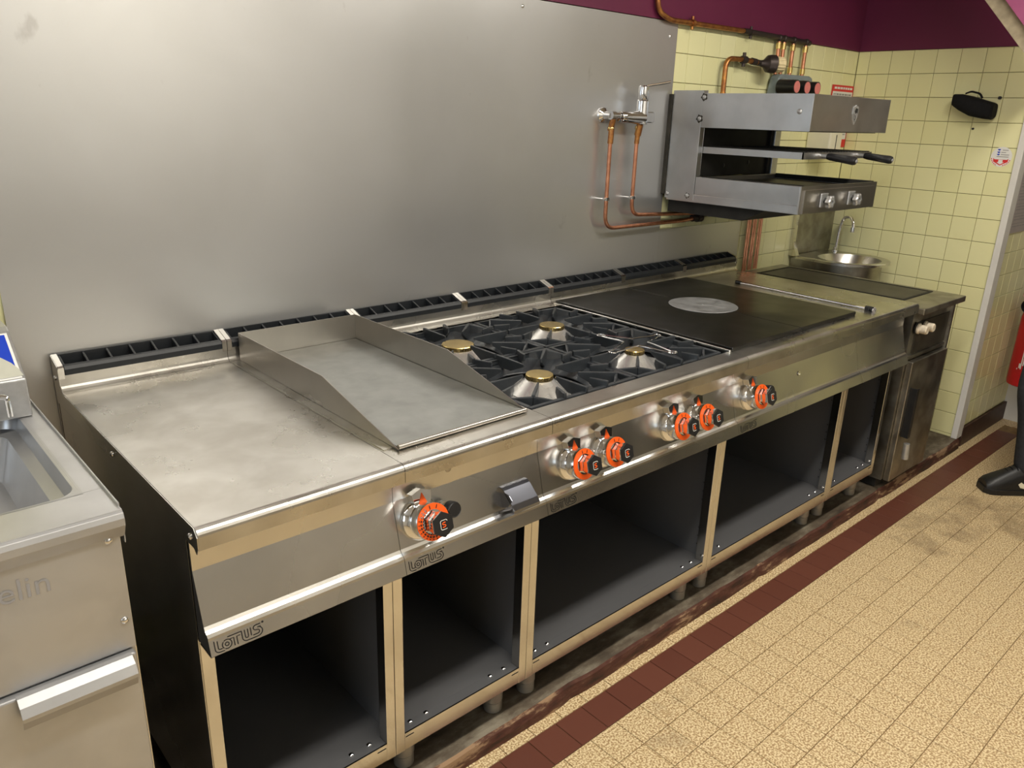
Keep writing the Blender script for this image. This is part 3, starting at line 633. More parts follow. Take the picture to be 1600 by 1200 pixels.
# cast grates
def grate(bx, by, label):
    HX, HY, z1 = 0.1905, 0.1715, 0.912
    t = thing('hob_grate', label, 'grate', (bx, by, 0.8505), 'cast grates on the gas hob')
    f = MB()
    zb, zt = 0.874, 0.899
    for s in (-1, 1):
        f.box(bx - HX, bx + HX, by + s * HY - (0.011 if s > 0 else 0), by + s * HY + (0.011 if s < 0 else 0), zb, zt)
        f.box(bx + s * HX - (0.011 if s > 0 else 0), bx + s * HX + (0.011 if s < 0 else 0), by - HY + 0.011, by + HY - 0.011, zb, zt)
    # sloped inner deck: a ring plate from the square frame to a round hole
    seg = 32; vv = []
    for q in range(seg):
        a = 2 * pi * q / seg; c, s_ = cos(a), sin(a); k = min((HX - 0.012) / max(abs(c), 1e-6), (HY - 0.012) / max(abs(s_), 1e-6)); r_in = 0.128
        vv += [(bx + c * k, by + s_ * k, 0.886), (bx + c * r_in, by + s_ * r_in, 0.862), (bx + c * r_in, by + s_ * r_in, 0.858), (bx + c * k, by + s_ * k, 0.880)]
    f.add(vv, [(q * 4 + e_, ((q + 1) % seg) * 4 + e_, ((q + 1) % seg) * 4 + (e_ + 1) % 4, q * 4 + (e_ + 1) % 4) for q in range(seg) for e_ in range(4)])
    for sx in (-1, 1):
        for sy in (-1, 1): f.box(bx + sx * (HX - 0.018) - 0.007, bx + sx * (HX - 0.018) + 0.007, by + sy * (HY - 0.018) - 0.007, by + sy * (HY - 0.018) + 0.007, 0.8505, 0.88)
    f.build('frame', 'cast', t, bevel=0.0022)
    def web(p, q, w, z_out, z_in, low_out, low_in, name):
        """upright tapering rib from p (outer) to q (inner)"""
        p = Vector((p[0], p[1], 0)); q = Vector((q[0], q[1], 0)); d = (q - p).normalized(); nn = Vector((-d.y, d.x, 0)) * w / 2
        m = p + (q - p) * 0.5
        pts = [(p, z_out, low_out, 1.0), (p + (q - p) * 0.55, (z_out * 0.5 + z_in * 0.5), low_out + 0.002, 0.95), (q, z_in, low_in, 0.5)]
        v = []
        for c, zt_, zb_, k in pts: v += [c + nn * k + Vector((0, 0, zb_)), c - nn * k + Vector((0, 0, zb_)), c - nn * k * 0.7 + Vector((0, 0, zt_)), c + nn * k * 0.7 + Vector((0, 0, zt_))]
        fc = []
        for s in range(2):
            for e_ in range(4): a = s * 4 + e_; b = s * 4 + (e_ + 1) % 4; fc.append((a, b, b + 4, a + 4))
        fc += [(0, 1, 2, 3), (8, 9, 10, 11)]
        return MB().add(v, fc).build(name, 'cast', t, bevel=0.0018)
    for s in (-1, 1):
        web((bx + s * HX, by), (bx + s * 0.060, by), 0.012, z1, z1 - 0.001, 0.878, 0.903, 'finger')
        web((bx, by + s * HY), (bx, by + s * 0.060), 0.012, z1, z1 - 0.001, 0.878, 0.903, 'finger')
    for sx in (-1, 1):
        for sy in (-1, 1):
            web((bx + sx * (HX - 0.040), by + sy * (HY - 0.036)), (bx + sx * 0.072, by + sy * 0.070), 0.013, z1, z1 - 0.001, 0.872, 0.900, 'finger')
            web((bx + sx * (HX - 0.040), by + sy * (HY - 0.036)), (bx + sx * (HX - 0.004), by + sy * (HY - 0.078)), 0.010, z1 - 0.003, z1 - 0.012, 0.874, 0.886, 'brace')
            web((bx + sx * (HX - 0.040), by + sy * (HY - 0.036)), (bx + sx * (HX - 0.082), by + sy * (HY - 0.004)), 0.010, z1 - 0.003, z1 - 0.012, 0.874, 0.886, 'brace')
            web((bx + sx * HX, by + sy * 0.070), (bx + sx * (HX - 0.052), by + sy * 0.052), 0.013, z1, z1, 0.878, 0.896, 'lug')
            web((bx + sx * 0.078, by + sy * HY), (bx + sx * 0.060, by + sy * (HY - 0.048)), 0.013, z1, z1, 0.878, 0.896, 'lug')
    return t
grate(BX[0], BY[0], 'black cast grate over the front left burner beside the griddle guard')
grate(BX[0], BY[1], 'black cast grate over the rear left burner behind the griddle guard')
grate(BX[1], BY[0], 'black cast grate over the front right burner, chrome wire stand on it')
grate(BX[1], BY[1], 'black cast grate over the rear right burner beside the hotplate')
# wire stand on the front right burner
bx, by = BX[1], BY[0]; zt = 0.9155
ws = thing('wire_trivet', 'small chrome wire stand lying across the front right grate', 'trivet', (bx, by, 0.912))
pts = []
cxw, cyw = 1.402, 0.262
for k in range(4):
    a = radians(90 * k + 8); d = Vector((cos(a), sin(a))); n = Vector((-d.y, d.x)); C0 = Vector((cxw, cyw))
    pts += [C0 + d * 0.052 - n * 0.020, C0 + d * 0.090 - n * 0.014, C0 + d * 0.112 - n * 0.008]
    pts += [C0 + d * 0.126 + (d * cos(radians(t)) + n * sin(radians(t))) * 0.0105 for t in range(-130, 131, 26)]
    pts += [C0 + d * 0.112 + n * 0.008, C0 + d * 0.090 + n * 0.014, C0 + d * 0.052 + n * 0.020]
    e_ = (d + n).normalized(); pts += [C0 + e_ * 0.036]
MB().tube([(p[0], p[1], zt + 0.0022 * sin((Vector(p) - Vector((cxw, cyw))).length * 40)) for p in pts], 0.0021, 8, closed=True).build('wire', 'chrome', ws)

# solid top plate in two halves, disc
MB().box(1.6045, 2.0, 0.06, 0.806, 0.9002, 0.914).build('hotplate', 'solid', m4, bevel=0.003)
MB().box(2.0006, 2.388, 0.06, 0.806, 0.9002, 0.914).build('hotplate', 'solid', m4, bevel=0.003)
MB().lathe([(0.126, 0.9141), (0.1265, 0.9146), (0.1235, 0.9146), (0.1235, 0.9141)], (2.0, 0.445, 0), (0, 0, 1), 64).build('disc_rim', 'void', m4)
dsc = MB().lathe([(0.123, 0.9138), (0.123, 0.9152), (0.1225, 0.9156), (0.004, 0.9156), (0.0038, 0.9146), (0, 0.9146)], (2.0, 0.445, 0), (0, 0, 1), 64).build('centre_disc', 'disc', m4)
# lifting rod on last worktop
rd = thing('lifting_rod', 'long thin steel rod with black tip lying on the far worktop', 'tool', (2.5, 0.33, 0.9))
MB().cyl((2.520, 0.625, 0.9055), (2.502, 0.075, 0.9055), 0.0048, seg=12).build('rod', 'chrome', rd)
MB().cyl((2.502, 0.078, 0.9085), (2.501, 0.046, 0.9085), 0.0085, 0.0085, 14).cyl((2.520, 0.645, 0.9065), (2.5205, 0.62, 0.9065), 0.0065, seg=12).build('tip', 'black', rd)
MB().box(2.489, 2.515, 0.060, 0.075, 0.9002, 0.9155).build('rest', 'black', rd, bevel=0.002)
MB().lathe([(0.008, 0), (0.010, 0.003), (0.010, 0.010), (0.006, 0.013), (0, 0.013)], (2.501, 0.052, 0.906), (0.2, -1, 0.2), 14).build('stud', 'chrome', rd)

# ------------------------------------------------------------------ old griddle cabinet on the right
og = thing('griddle_cabinet', 'old greasy steel cabinet with inset griddle at the far end', 'cooker', (3.08, 0.45, 0.055))
MB().box(2.865, 3.30, 0.0, 0.880, 0.842, 0.868).build('worktop', 'old', og, bevel=0.004)
MB().box(2.975, 3.245, 0.135, 0.80, 0.8682, 0.8692).build('griddle_plate', 'soot', og)
fr = MB(); fr.box(2.962, 2.975, 0.123, 0.812, 0.868, 0.871).box(3.245, 3.258, 0.123, 0.812, 0.868, 0.871).box(2.975, 3.245, 0.80, 0.812, 0.868, 0.871).box(2.975, 3.245, 0.123, 0.135, 0.868, 0.871)
fr.build('griddle_rim', 'void', og)
MB().box(2.885, 3.288, 0.045, 0.87, 0.10, 0.842).build('body', 'old', og)
MB().box(2.93, 3.275, 0.041, 0.045, 0.665, 0.795).build('control_panel', 'soot', og)
MB().box(2.887, 3.286, 0.036, 0.0445, 0.645, 0.659).box(3.270, 3.288, 0.030, 0.0445, 0.10, 0.84).build('trim_rail', 'old', og)
dr = MB().box(2.905, 3.268, 0.018, 0.0445, 0.095, 0.635).build('door', 'old', og, bevel=0.003)
h = MB().box(2.93, 2.937, -0.012, 0.018, 0.30, 0.52).box(2.937, 2.955, -0.012, -0.008, 0.30, 0.52)
h.build('door_handle', 'black', dr, bevel=0.001)
MB().cyl((2.942, -0.010, 0.275), (2.945, -0.012, 0.205), 0.013, 0.015, 16).build('latch_grip', 'alu', dr)
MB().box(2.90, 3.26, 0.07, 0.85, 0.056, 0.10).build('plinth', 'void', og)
for x in (2.93, 2.995): 
    k_ = MB().lathe([(0.022, 0), (0.022, 0.012), (0.018, 0.016), (0.018, 0.040), (0.015, 0.044), (0, 0.044)], (x, 0.041, 0.772), (0, -1, 0), 18).build('knob', 'oldknob', og)
    MB().lathe([(0.026, 0), (0.026, 0.006)], (x, 0.041, 0.772), (0, -1, 0), 20).build('knob_ring', 'void', k_)

# ------------------------------------------------------------------ left unit
lu = thing('pasta_cooker', 'used steel cabinet with sunken basin left of the range', 'cooker', (-0.45, 0.45, 0.055))
UX0, UX1, UY0, UY1, UZ = -0.80, -0.093, 0.033, 0.872, 0.953
# rim with a sunken basin
bx0, bx1, by0, by1 = -0.74, -0.128, 0.135, 0.60
def ring(poly_o, zo, poly_i, zi, mb):
    n = len(poly_o); v = [(p[0], p[1], zo) for p in poly_o] + [(p[0], p[1], zi) for p in poly_i]
    mb.add(v, [(i, (i + 1) % n, (i + 1) % n + n, i + n) for i in range(n)], True)
def rr_(x0, x1, y0, y1, r): return rounded(x0, x1, y0, y1, r, 5)
m = MB()
outer = []
inner = rr_(bx0, bx1, by0, by1, 0.03)
for p in inner:
    cx, cy = (UX0 + UX1) / 2, (UY0 + UY1) / 2
# top plate pieces around the basin
m.box(UX0, UX1, UY0 + 0.008, by0, UZ - 0.003, UZ).box(UX0, UX1, by1, UY1, UZ - 0.003, UZ).box(UX0, bx0, by0, by1, UZ - 0.003, UZ).box(bx1, UX1, by0, by1, UZ - 0.003, UZ)
m.box(UX1 - 0.003, UX1, UY0 + 0.02, UY1, UZ - 0.001, UZ + 0.006)
m.prism([(UY0 + 0.012, UZ), (UY0 + 0.003, UZ - 0.004), (UY0, UZ - 0.012), (UY0, UZ - 0.024), (UY0 + 0.002, UZ - 0.028), (UY0 + 0.013, UZ - 0.048), (UY0 + 0.016, UZ - 0.048), (UY0 + 0.014, UZ - 0.003)], UX0, UX1)
m.prism([(UY0 + 0.012, UZ - 0.004), (UY0 + 0.012, UZ - 0.06), (UY1, UZ - 0.06), (UY1, UZ - 0.004)], UX1 - 0.002, UX1)
m.build('worktop', 'unit', lu, bevel=0.001)
m = MB(); sq = lambda d, r: rr_(bx0 + d, bx1 - d, by0 + d, by1 - d, r)
ring([(p[0], p[1]) for p in sq(-0.004, 0.001)], UZ + 0.0004, sq(0.004, 0.03), UZ - 0.001, m); ring(sq(0.004, 0.03), UZ - 0.001, sq(0.010, 0.032), UZ - 0.030, m); ring(sq(0.010, 0.032), UZ - 0.030, sq(0.030, 0.03), UZ - 0.036, m)
ring(sq(0.030, 0.03), UZ - 0.036, sq(0.055, 0.03), UZ - 0.115, m)
n_ = len(inner); m.add([(p[0], p[1], UZ - 0.115) for p in sq(0.055, 0.03)], [tuple(range(n_))])
m.build('basin', 'unit', lu)
MB().box(UX0 + 0.005, UX1 - 0.008, UY0 + 0.018, UY1 - 0.01, 0.10, UZ - 0.13).box(UX0 + 0.005, UX1 - 0.008, UY0 + 0.012, UY0 + 0.03, 0.705, UZ - 0.046).build('body', 'unit', lu)
MB().box(UX1 - 0.008, UX1 - 0.006, UY0 + 0.02, UY1 - 0.01, 0.10, UZ - 0.03).build('side_panel', 'steel', lu)
dr = MB().box(UX0 + 0.006, UX1 - 0.012, UY0 + 0.0, UY0 + 0.017, 0.12, 0.700).build('door', 'unit', lu, bevel=0.003)
MB().sheet([(UY0 + 0.004, 0.702), (UY0 - 0.006, 0.702), (UY0 - 0.020, 0.694), (UY0 - 0.028, 0.680), (UY0 - 0.026, 0.672), (UY0 - 0.018, 0.655)], 0.002, -0.275, -0.113).build('door_handle', 'unit', dr)
m = MB()
for (x, z) in ((-0.118, 0.905), (-0.112, 0.758)): m.lathe([(0.006, 0), (0.0055, 0.002), (0.003, 0.004), (0.0, 0.0045)], (x, UY0 + 0.012, z), (0, -1, 0), 12)
m.build('screw', 'chrome', lu)
text_part('osselin', 0.050, (-0.338, UY0 + 0.0117, 0.853), (1, 0, 0), (0, 0, 1), 'greyprint', lu, thick=0.0004)
for x in (-0.72, -0.16):
    MB().lathe([(0.024, 0), (0.024, 0.05)], (x, 0.12, 0.055), (0, 0, 1), 18).build('leg', 'steel', lu)
    MB().lathe([(0.024, 0), (0.024, 0.05)], (x, 0.80, 0.055), (0, 0, 1), 18).build('leg', 'steel', lu)
# control box on its back with printed sloping face
BXR = -0.108
cb = thing('control_box', 'small steel box with blue and white label on the left unit', 'control box', (-0.3, 0.7, UZ))
prof = [(0.545, UZ + 0.001), (0.545, 1.030), (0.640, 1.106), (0.655, 1.112), (0.86, 1.112), (0.86, UZ + 0.001)]
MB().prism(prof, -0.62, BXR).build('housing', 'alu', cb, bevel=0.003)
d_ = Vector((0, 0.095, 0.076)).normalized(); n_v = Vector((0, -0.076, 0.095)).normalized(); O_ = Vector((0, 0.545, 1.030)) + n_v * 0.0006
def FF(h): 
    return lambda u, v: tuple(O_ + Vector((u, 0, 0)) + d_ * v + n_v * h)
f0 = FF(0.0004); MB().add([f0(-0.60, 0.004), f0(BXR - 0.006, 0.004), f0(BXR - 0.006, 0.116), f0(-0.60, 0.116)], [(0, 1, 2, 3)]).build('label_sheet', 'paper', cb)
f1 = FF(0.0008); MB().add([f1(-0.60, 0.008), f1(BXR - 0.011, 0.008), f1(BXR - 0.011, 0.112), f1(-0.60, 0.112)], [(0, 1, 2, 3)]).build('label_blue', 'blueprint', cb)
f2 = FF(0.0012); A = [f2(-0.26 + 0.150 * cos(radians(a)), 0.0 + 0.100 * sin(radians(a))) for a in range(5, 176, 10)]; MB().add([f2(-0.41, 0.008)] + [f2(BXR - 0.011, 0.008)] + A, [tuple(range(len(A) + 2))]).build('label_disc', 'beigeprint', cb)
hk = MB().tube(bend([(-0.21, 0.544, 1.012), (-0.165, 0.520, 1.012), (-0.150, 0.515, 1.010), (-0.150, 0.512, 0.972)], 0.012), 0.0055, 10); hk.build('lever', 'chrome', cb)

# ------------------------------------------------------------------ salamander grill
sg = thing('salamander_grill', 'wall mounted open steel salamander grill above the far worktops', 'grill', (2.57, 0.6, 1.19))
X0, X1, YF, YB = 2.270, 2.866, 0.279, 0.868
MB().box(X0 + 0.0015, X1 - 0.0015, YF, YB - 0.002, 1.521, 1.643).build('top_housing', 'salam', sg, bevel=0.002)
MB().box(X0, X0 + 0.0012, YF + 0.001, 0.726, 1.5205, 1.6435).build('side_skin', 'salam', sg); MB().box(X1 - 0.0012, X1, YF + 0.001, 0.726, 1.5205, 1.6435).build('side_skin', 'salam', sg)
m = MB()
lowz, hiz = 1.238, 1.336
m.box(X0 + 0.0015, X1 - 0.0015, YF + 0.002, 0.86, lowz, lowz + 0.03).box(X0 + 0.0015, X0 + 0.02, YF + 0.002, 0.726, lowz + 0.03, hiz).box(X1 - 0.02, X1 - 0.0015, YF + 0.002, 0.726, lowz + 0.03, hiz)
m.box(X0 + 0.02, X1 - 0.02, 0.715, 0.726, lowz + 0.03, hiz)
m.build('lower_housing', 'salam', sg, bevel=0.0015)
MB().box(X0 + 0.002, X1 - 0.002, YF - 0.002, YF + 0.002, lowz, hiz).box(X0 + 0.022, X1 - 0.022, YF - 0.008, YF - 0.002, lowz + 0.002, hiz - 0.014).build('knob_panel', 'shield', sg)
MB().box(X0 + 0.0205, X1 - 0.0205, YF + 0.004, 0.7145, hiz - 0.03, hiz - 0.018).build('tray', 'soot', sg)
MB().box(X0 + 0.020, X0 + 0.026, YF + 0.004, 0.714, hiz - 0.016, hiz + 0.003).box(X1 - 0.026, X1 - 0.020, YF + 0.004, 0.714, hiz - 0.016, hiz + 0.003).box(X0 + 0.026, X1 - 0.026, YF + 0.004, YF + 0.010, hiz - 0.016, hiz + 0.0).build('tray_rim', 'void', sg)
MB().box(X0, X0 + 0.028, 0.7275, YB, 1.245, 1.654).box(X0 + 0.028, X0 + 0.03, 0.7275, 0.74, 1.245, 1.654).build('column', 'salam', sg, bevel=0.0015)
MB().box(X1 - 0.045, X1, 0.7275, YB, 1.245, 1.654).build('column', 'salam', sg, bevel=0.0015)
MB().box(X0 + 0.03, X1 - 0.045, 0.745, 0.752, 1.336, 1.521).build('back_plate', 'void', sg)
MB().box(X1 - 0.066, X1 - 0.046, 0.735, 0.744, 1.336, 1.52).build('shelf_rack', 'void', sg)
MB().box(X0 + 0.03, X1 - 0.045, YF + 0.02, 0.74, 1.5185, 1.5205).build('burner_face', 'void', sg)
st = MB()
for (x, z) in ((2.48, 1.375), (2.66, 1.385)): st.lathe([(0.010, 0), (0.004, 0.003), (0, 0.003)], (x, 0.745, z), (0, -1, 0), 8)
st.build('stud', 'black', sg)
m = MB()
for (y, z, r) in ((0.723, 1.63, 0.0085), (0.735, 1.552, 0.0085), (0.325, 1.585, 0.0095), (0.757, 1.262, 0.0085), (0.856, 1.262, 0.0085)):
    m.lathe([(r, 0), (r * 0.95, 0.002), (r * 0.5, 0.0045), (0, 0.005)], (X0, y, z), (-1, 0, 0), 12)
m.build('bolt', 'alu', sg)
st = MB()
for (y, z, r) in ((0.723, 1.63, 0.0155), (0.735, 1.552, 0.0165), (0.757, 1.262, 0.012)):
    st.lathe([(r, 0), (r, 0.0008), (0, 0.0008)], (X0, y, z), (-1, 0, 0), 22, False, lambda t: 0.86 + 0.14 * sin(5 * t + 1) + 0.06 * sin(9 * t))
st.build('bolt_grime', 'soot', sg)
# badge: small shield plate
def sh(k, y): return [(2.583 + k * u, y, 1.582 + k * v) for u, v in ((-0.019, 0.026), (-0.012, 0.030), (-0.006, 0.028), (0, 0.034), (0.006, 0.028), (0.012, 0.030), (0.019, 0.026), (0.019, 0.002), (0.014, -0.016), (0, -0.034), (-0.014, -0.016), (-0.019, 0.002))]
a_ = sh(1, YF - 0.003); b_ = sh(1, YF); m = MB(); m.add(a_ + b_, [tuple(range(12))] + [(i, (i + 1) % 12, (i + 1) % 12 + 12, i + 12) for i in range(12)]); bd = m.build('badge', 'alu', sg, label='small silver shield badge')
m = MB(); 
m.add([(2.583 + u, YF - 0.0034, 1.582 + v) for u, v in ((-0.002, 0.024), (0.015, 0.021), (0.014, 0.004), (0.006, 0.008), (0.0, 0.002), (-0.010, 0.012))], [(0, 1, 2, 3, 4, 5)])
m.ribbon([(-0.012, 0.004), (-0.009, -0.010), (0.0, -0.024)], 0.003, lambda u, v: (2.583 + u, YF - 0.0034, 1.582 + v)); m.ribbon([(-0.002, -0.001), (0.003, -0.012), (0.0, -0.018)], 0.004, lambda u, v: (2.583 + u, YF - 0.0034, 1.582 + v))
m.build('badge_relief', 'void', bd)
# grill shelf with handles
SX0, SX1, SY0, SY1, SZ0, SZ1 = 2.302, 2.832, 0.305, 0.735, 1.4255, 1.449
m = MB().box(SX0, SX1, SY0, SY0 + 0.004, SZ0, SZ1).box(SX0, SX0 + 0.004, SY0, SY1, SZ0, SZ1).box(SX1 - 0.004, SX1, SY0, SY1, SZ0, SZ1).box(SX0, SX1, SY1 - 0.004, SY1, SZ0, SZ1).box(SX0 + 0.004, SX1 - 0.004, SY0 + 0.004, SY1 - 0.004, SZ0, SZ0 + 0.004)
shf = m.build('grill_shelf', 'salam', sg)
gr = MB()
for i in range(24): x = SX0 + 0.015 + i * 0.0218; gr.box(x, x + 0.006, SY0 + 0.006, SY1 - 0.006, SZ1 - 0.008, SZ1 + 0.003)
gr.box(SX0 + 0.006, SX1 - 0.006, SY0 + 0.05, SY0 + 0.06, SZ1 - 0.008, SZ1 + 0.001).box(SX0 + 0.006, SX1 - 0.006, SY1 - 0.06, SY1 - 0.05, SZ1 - 0.008, SZ1 + 0.001)
gr.build('grid', 'void', shf)
for x in (2.425, 2.715):
    MB().cyl((x, SY0, 1.438), (x, SY0 - 0.03, 1.436), 0.007).build('handle_stem', 'alu', shf)
    MB().lathe([(0.0105, 0), (0.0125, 0.012), (0.0135, 0.06), (0.0148, 0.098), (0.0125, 0.106), (0.0075, 0.108)], (x, SY0 - 0.028, 1.437), (0, -1, -0.10), 18).build('handle', 'black', shf)
    MB().lathe([(0.0070, 0), (0.0065, 0.003), (0, 0.0045)], (x, SY0 - 0.1355, 1.4262), (0, -1, -0.10), 12).build('handle_tip', 'alu', shf)
for x in (2.427, 2.640):
    c = (x, YF - 0.008, 1.283)
    k1 = MB().box(x - 0.026, x + 0.026, YF - 0.016, YF - 0.008, 1.283 - 0.026, 1.283 + 0.026).build('knob', 'alu', sg, bevel=0.006)
    MB().lathe([(0.010, 0), (0.010, 0.014)], (x, YF - 0.016, 1.283), (0, -1, 0), 14).build('spindle', 'black', k1)
    MB().lathe([(0.020, 0.012), (0.022, 0.014), (0.022, 0.026), (0.018, 0.030), (0.008, 0.030), (0.0075, 0.024), (0, 0.024)], (x, YF - 0.016, 1.279), (0, -1, 0), 40, True, lambda t: 1 + 0.13 * cos(6 * t)).build('grip', 'alu', k1)
# dark gas box beneath, sits on wall bracket
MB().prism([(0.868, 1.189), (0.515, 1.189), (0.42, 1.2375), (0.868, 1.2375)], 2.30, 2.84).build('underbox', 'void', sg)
MB().cyl((2.59, 0.86, 1.6535), (2.59, 0.86, 1.66), 0.012).build('gas_inlet', 'copper_old', sg)
MB().box(2.263, 2.2695, 0.8685, 0.8835, 1.26, 1.64).box(2.2696, 2.35, 0.8685, 0.8835, 1.60, 1.64).box(2.2696, 2.35, 0.8685, 0.8835, 1.26, 1.30).build('wall_bracket', 'soot', sg)

# ------------------------------------------------------------------ pipes and taps
gp = thing('gas_pipe', 'tarnished copper gas pipe under the purple wall band', 'pipe', (2.7, 0.86, 1.9))
MB().tube(bend([(2.112, 0.868, 2.2), (2.128, 0.868, 1.925), (2.2, 0.866, 1.899), (2.70, 0.866, 1.903)], 0.05, 8), 0.0095, 12).build('pipe', 'copper_old', gp)
MB().tube([(2.70, 0.866, 1.903), (3.0, 0.866, 1.900), (3.245, 0.866, 1.897)], 0.0115, 12).build('pipe', 'darkpipe', gp)
for x in (2.345, 2.755): MB().cyl((x, 0.8665, 1.878), (x, 0.8665, 1.925), 0.006).cyl((x, 0.866, 1.9), (x, 0.884, 1.9), 0.005).cyl((x - 0.008, 0.866, 1.901), (x + 0.008, 0.866, 1.901), 0.0135).build('pipe_clip', 'copper_old' if x < 2.6 else 'darkpipe', gp)
for x in (2.985, 3.025, 3.105, 3.215):
    MB().cyl((x, 0.866, 1.75), (x, 0.866, 1.897), 0.0085).build('drop_pipe', 'copper', gp)
    MB().cyl((x, 0.866, 1.762), (x, 0.866, 1.785), 0.0115).build('soldered_joint', 'brass', gp); MB().cyl((x, 0.866, 1.855), (x, 0.866, 1.880), 0.0115).build('soldered_joint', 'brass', gp)
    MB().ball((x, 0.866, 1.898), 0.016).build('tee', 'darkpipe', gp)
mf = thing('gas_manifold', 'grey cast gas regulator block with three round dials', 'gas valve', (3.11, 0.84, 1.66))
m = MB(); mp_ = [(2.955, 1.655)] + [(2.960, 1.69), (2.972, 1.735), (2.99, 1.752), (3.235, 1.755), (3.262, 1.748), (3.272, 1.72), (3.272, 1.655)]
m.prism(mp_, 0.835, 0.882, 'y')
for x in (2.996, 3.08, 3.165): m.cyl((x, 0.835, 1.70), (x, 0.81, 1.699), 0.036, 0.034, 20)
m.build('body', 'greycast', mf, bevel=0.007, bseg=3)
for x in (2.972, 3.062, 3.152):
    b = MB().cyl((x, 0.83, 1.699), (x, 0.745, 1.697), 0.030, 0.029, 24).build('dial', 'black', mf)
    MB().cyl((x, 0.7448, 1.697), (x, 0.7435, 1.697), 0.0245, 0.0245, 24).build('dial_face', 'pinkdial', b)
rg = thing('gas_regulator', 'small brown gas valve with cream screw cap on a bent pipe', 'gas valve', (2.59, 0.86, 1.66))
MB().tube(bend([(2.59, 0.86, 1.655), (2.588, 0.86, 1.79), (2.68, 0.855, 1.793), (2.76, 0.85, 1.790), (2.86, 0.845, 1.783)], 0.06, 8), 0.0105, 12).build('pipe', 'copper_old', rg)
MB().cyl((2.705, 0.853, 1.765), (2.705, 0.853, 1.82), 0.0075).cyl((2.69, 0.853, 1.792), (2.72, 0.853, 1.792), 0.015).cyl((2.705, 0.853, 1.79), (2.705, 0.884, 1.79), 0.006).build('pipe_clip', 'darkpipe', rg)
MB().cyl((2.76, 0.85, 1.79), (2.79, 0.849, 1.788), 0.014).cyl((2.80, 0.848, 1.787), (2.825, 0.847, 1.786), 0.0125).build('coupling', 'darkpipe', rg)
MB().lathe([(0.012, 0), (0.016, 0.015), (0.034, 0.032), (0.037, 0.048), (0.037, 0.066), (0.030, 0.07)], (2.822, 0.846, 1.785), (1, -0.62, -0.02), 24).build('valve_body', 'darkpipe', rg)
MB().lathe([(0.028, 0.070), (0.031, 0.073), (0.030, 0.104), (0.027, 0.108), (0.0, 0.108)], (2.822, 0.846, 1.785), (1, -0.62, -0.02), 30, False, lambda t: 1 + 0.035 * cos(15 * t)).build('screw_cap', 'knobcream', rg)
# wall mixer
mx = thing('mixer_tap', 'chrome wall mixer tap with lever over two copper pipes', 'tap', (1.96, 0.85, 1.55))
MB().lathe([(0.027, 0), (0.026, 0.006), (0.014, 0.014), (0.012, 0.045)], (1.880, 0.884, 1.553), (0, -1, 0), 22).lathe([(0.015, 0), (0.016, 0.02), (0.012, 0.024), (0.012, 0.05)], (1.873, 0.838, 1.553), (1, 0, 0), 18).build('union', 'chrome', mx)
MB().lathe([(0.018, 0), (0.020, 0.004), (0.021, 0.03), (0.023, 0.09), (0.026, 0.12)], (1.925, 0.836, 1.549), (1, -0.02, -0.01), 24).build('body', 'chrome', mx)
MB().lathe([(0.012, 0), (0.022, 0.002), (0.023, 0.02), (0.023, 0.083), (0.019, 0.088)], (2.043, 0.834, 1.524), (0.0, 0, 1), 26).build('cartridge', 'chrome', mx)
MB().lathe([(0.0195, 0), (0.021, 0.004), (0.019, 0.044), (0.014, 0.048), (0, 0.048)], (2.043, 0.834, 1.613), (0, 0, 1), 24).build('lever_base', 'chrome', mx)
MB().tube(bend([(2.040, 0.834, 1.645), (2.050, 0.830, 1.660), (2.09, 0.80, 1.668), (2.122, 0.775, 1.677)], 0.02), 0.0085, 12, flat=0.5).build('lever', 'chrome', mx)
m = MB(); pl = rounded(2.055, 2.112, 1.531, 1.570, 0.010)
m.prism(pl, 0.826, 0.842, 'y'); m.build('side_cap', 'chrome', mx, bevel=0.003)
wp = thing('water_pipe', 'pair of bent copper water pipes fixed to the steel splashback', 'pipe', (2.2, 0.865, 1.14))
MB().tube(bend([(1.893, 0.848, 1.51), (1.893, 0.848, 1.146), (2.40, 0.850, 1.146), (2.47, 0.862, 1.148)], 0.055, 8), 0.0075, 12).build('pipe', 'copper', wp)
MB().tube(bend([(2.043, 0.848, 1.50), (2.043, 0.848, 1.19), (2.52, 0.862, 1.168)], 0.05, 8), 0.0075, 12).build('pipe', 'copper', wp)
MB().cyl((1.893, 0.846, 1.505), (1.893, 0.848, 1.455), 0.0105).cyl((1.893, 0.84, 1.545), (1.893, 0.852, 1.50), 0.011).build('fitting', 'copper_old', wp)
MB().cyl((2.043, 0.838, 1.524), (2.043, 0.846, 1.485), 0.0125).cyl((2.043, 0.846, 1.487), (2.043, 0.848, 1.455), 0.0095).build('fitting', 'copper_old', wp)
MB().lathe([(0.0125, 0), (0.0125, 0.012)], (1.893, 0.848, 1.502), (0, 0.1, 1), 6).build('nut', 'brass', wp)
MB().lathe([(0.0125, 0), (0.0125, 0.012)], (2.043, 0.847, 1.506), (0, -.2, 1), 6).build('nut', 'brass', wp)
for x, z in ((1.893, 1.256), (2.043, 1.256)): MB().cyl((x, 0.848, z - 0.006), (x, 0.848, z + 0.006), 0.0105).cyl((x - 0.016, 0.848, z), (x + 0.012, 0.848, z), 0.0055).cyl((x - 0.012, 0.848, z), (x - 0.012, 0.884, z), 0.0035).build('pipe_clip', 'chrome', wp)
MB().cyl((2.47, 0.862, 1.150), (2.50, 0.862, 1.150), 0.015).cyl((2.50, 0.862, 1.150), (2.53, 0.862, 1.150), 0.019).cyl((2.51, 0.862, 1.15), (2.51, 0.84, 1.16), 0.009).build('stop_valve', 'darkpipe', wp)
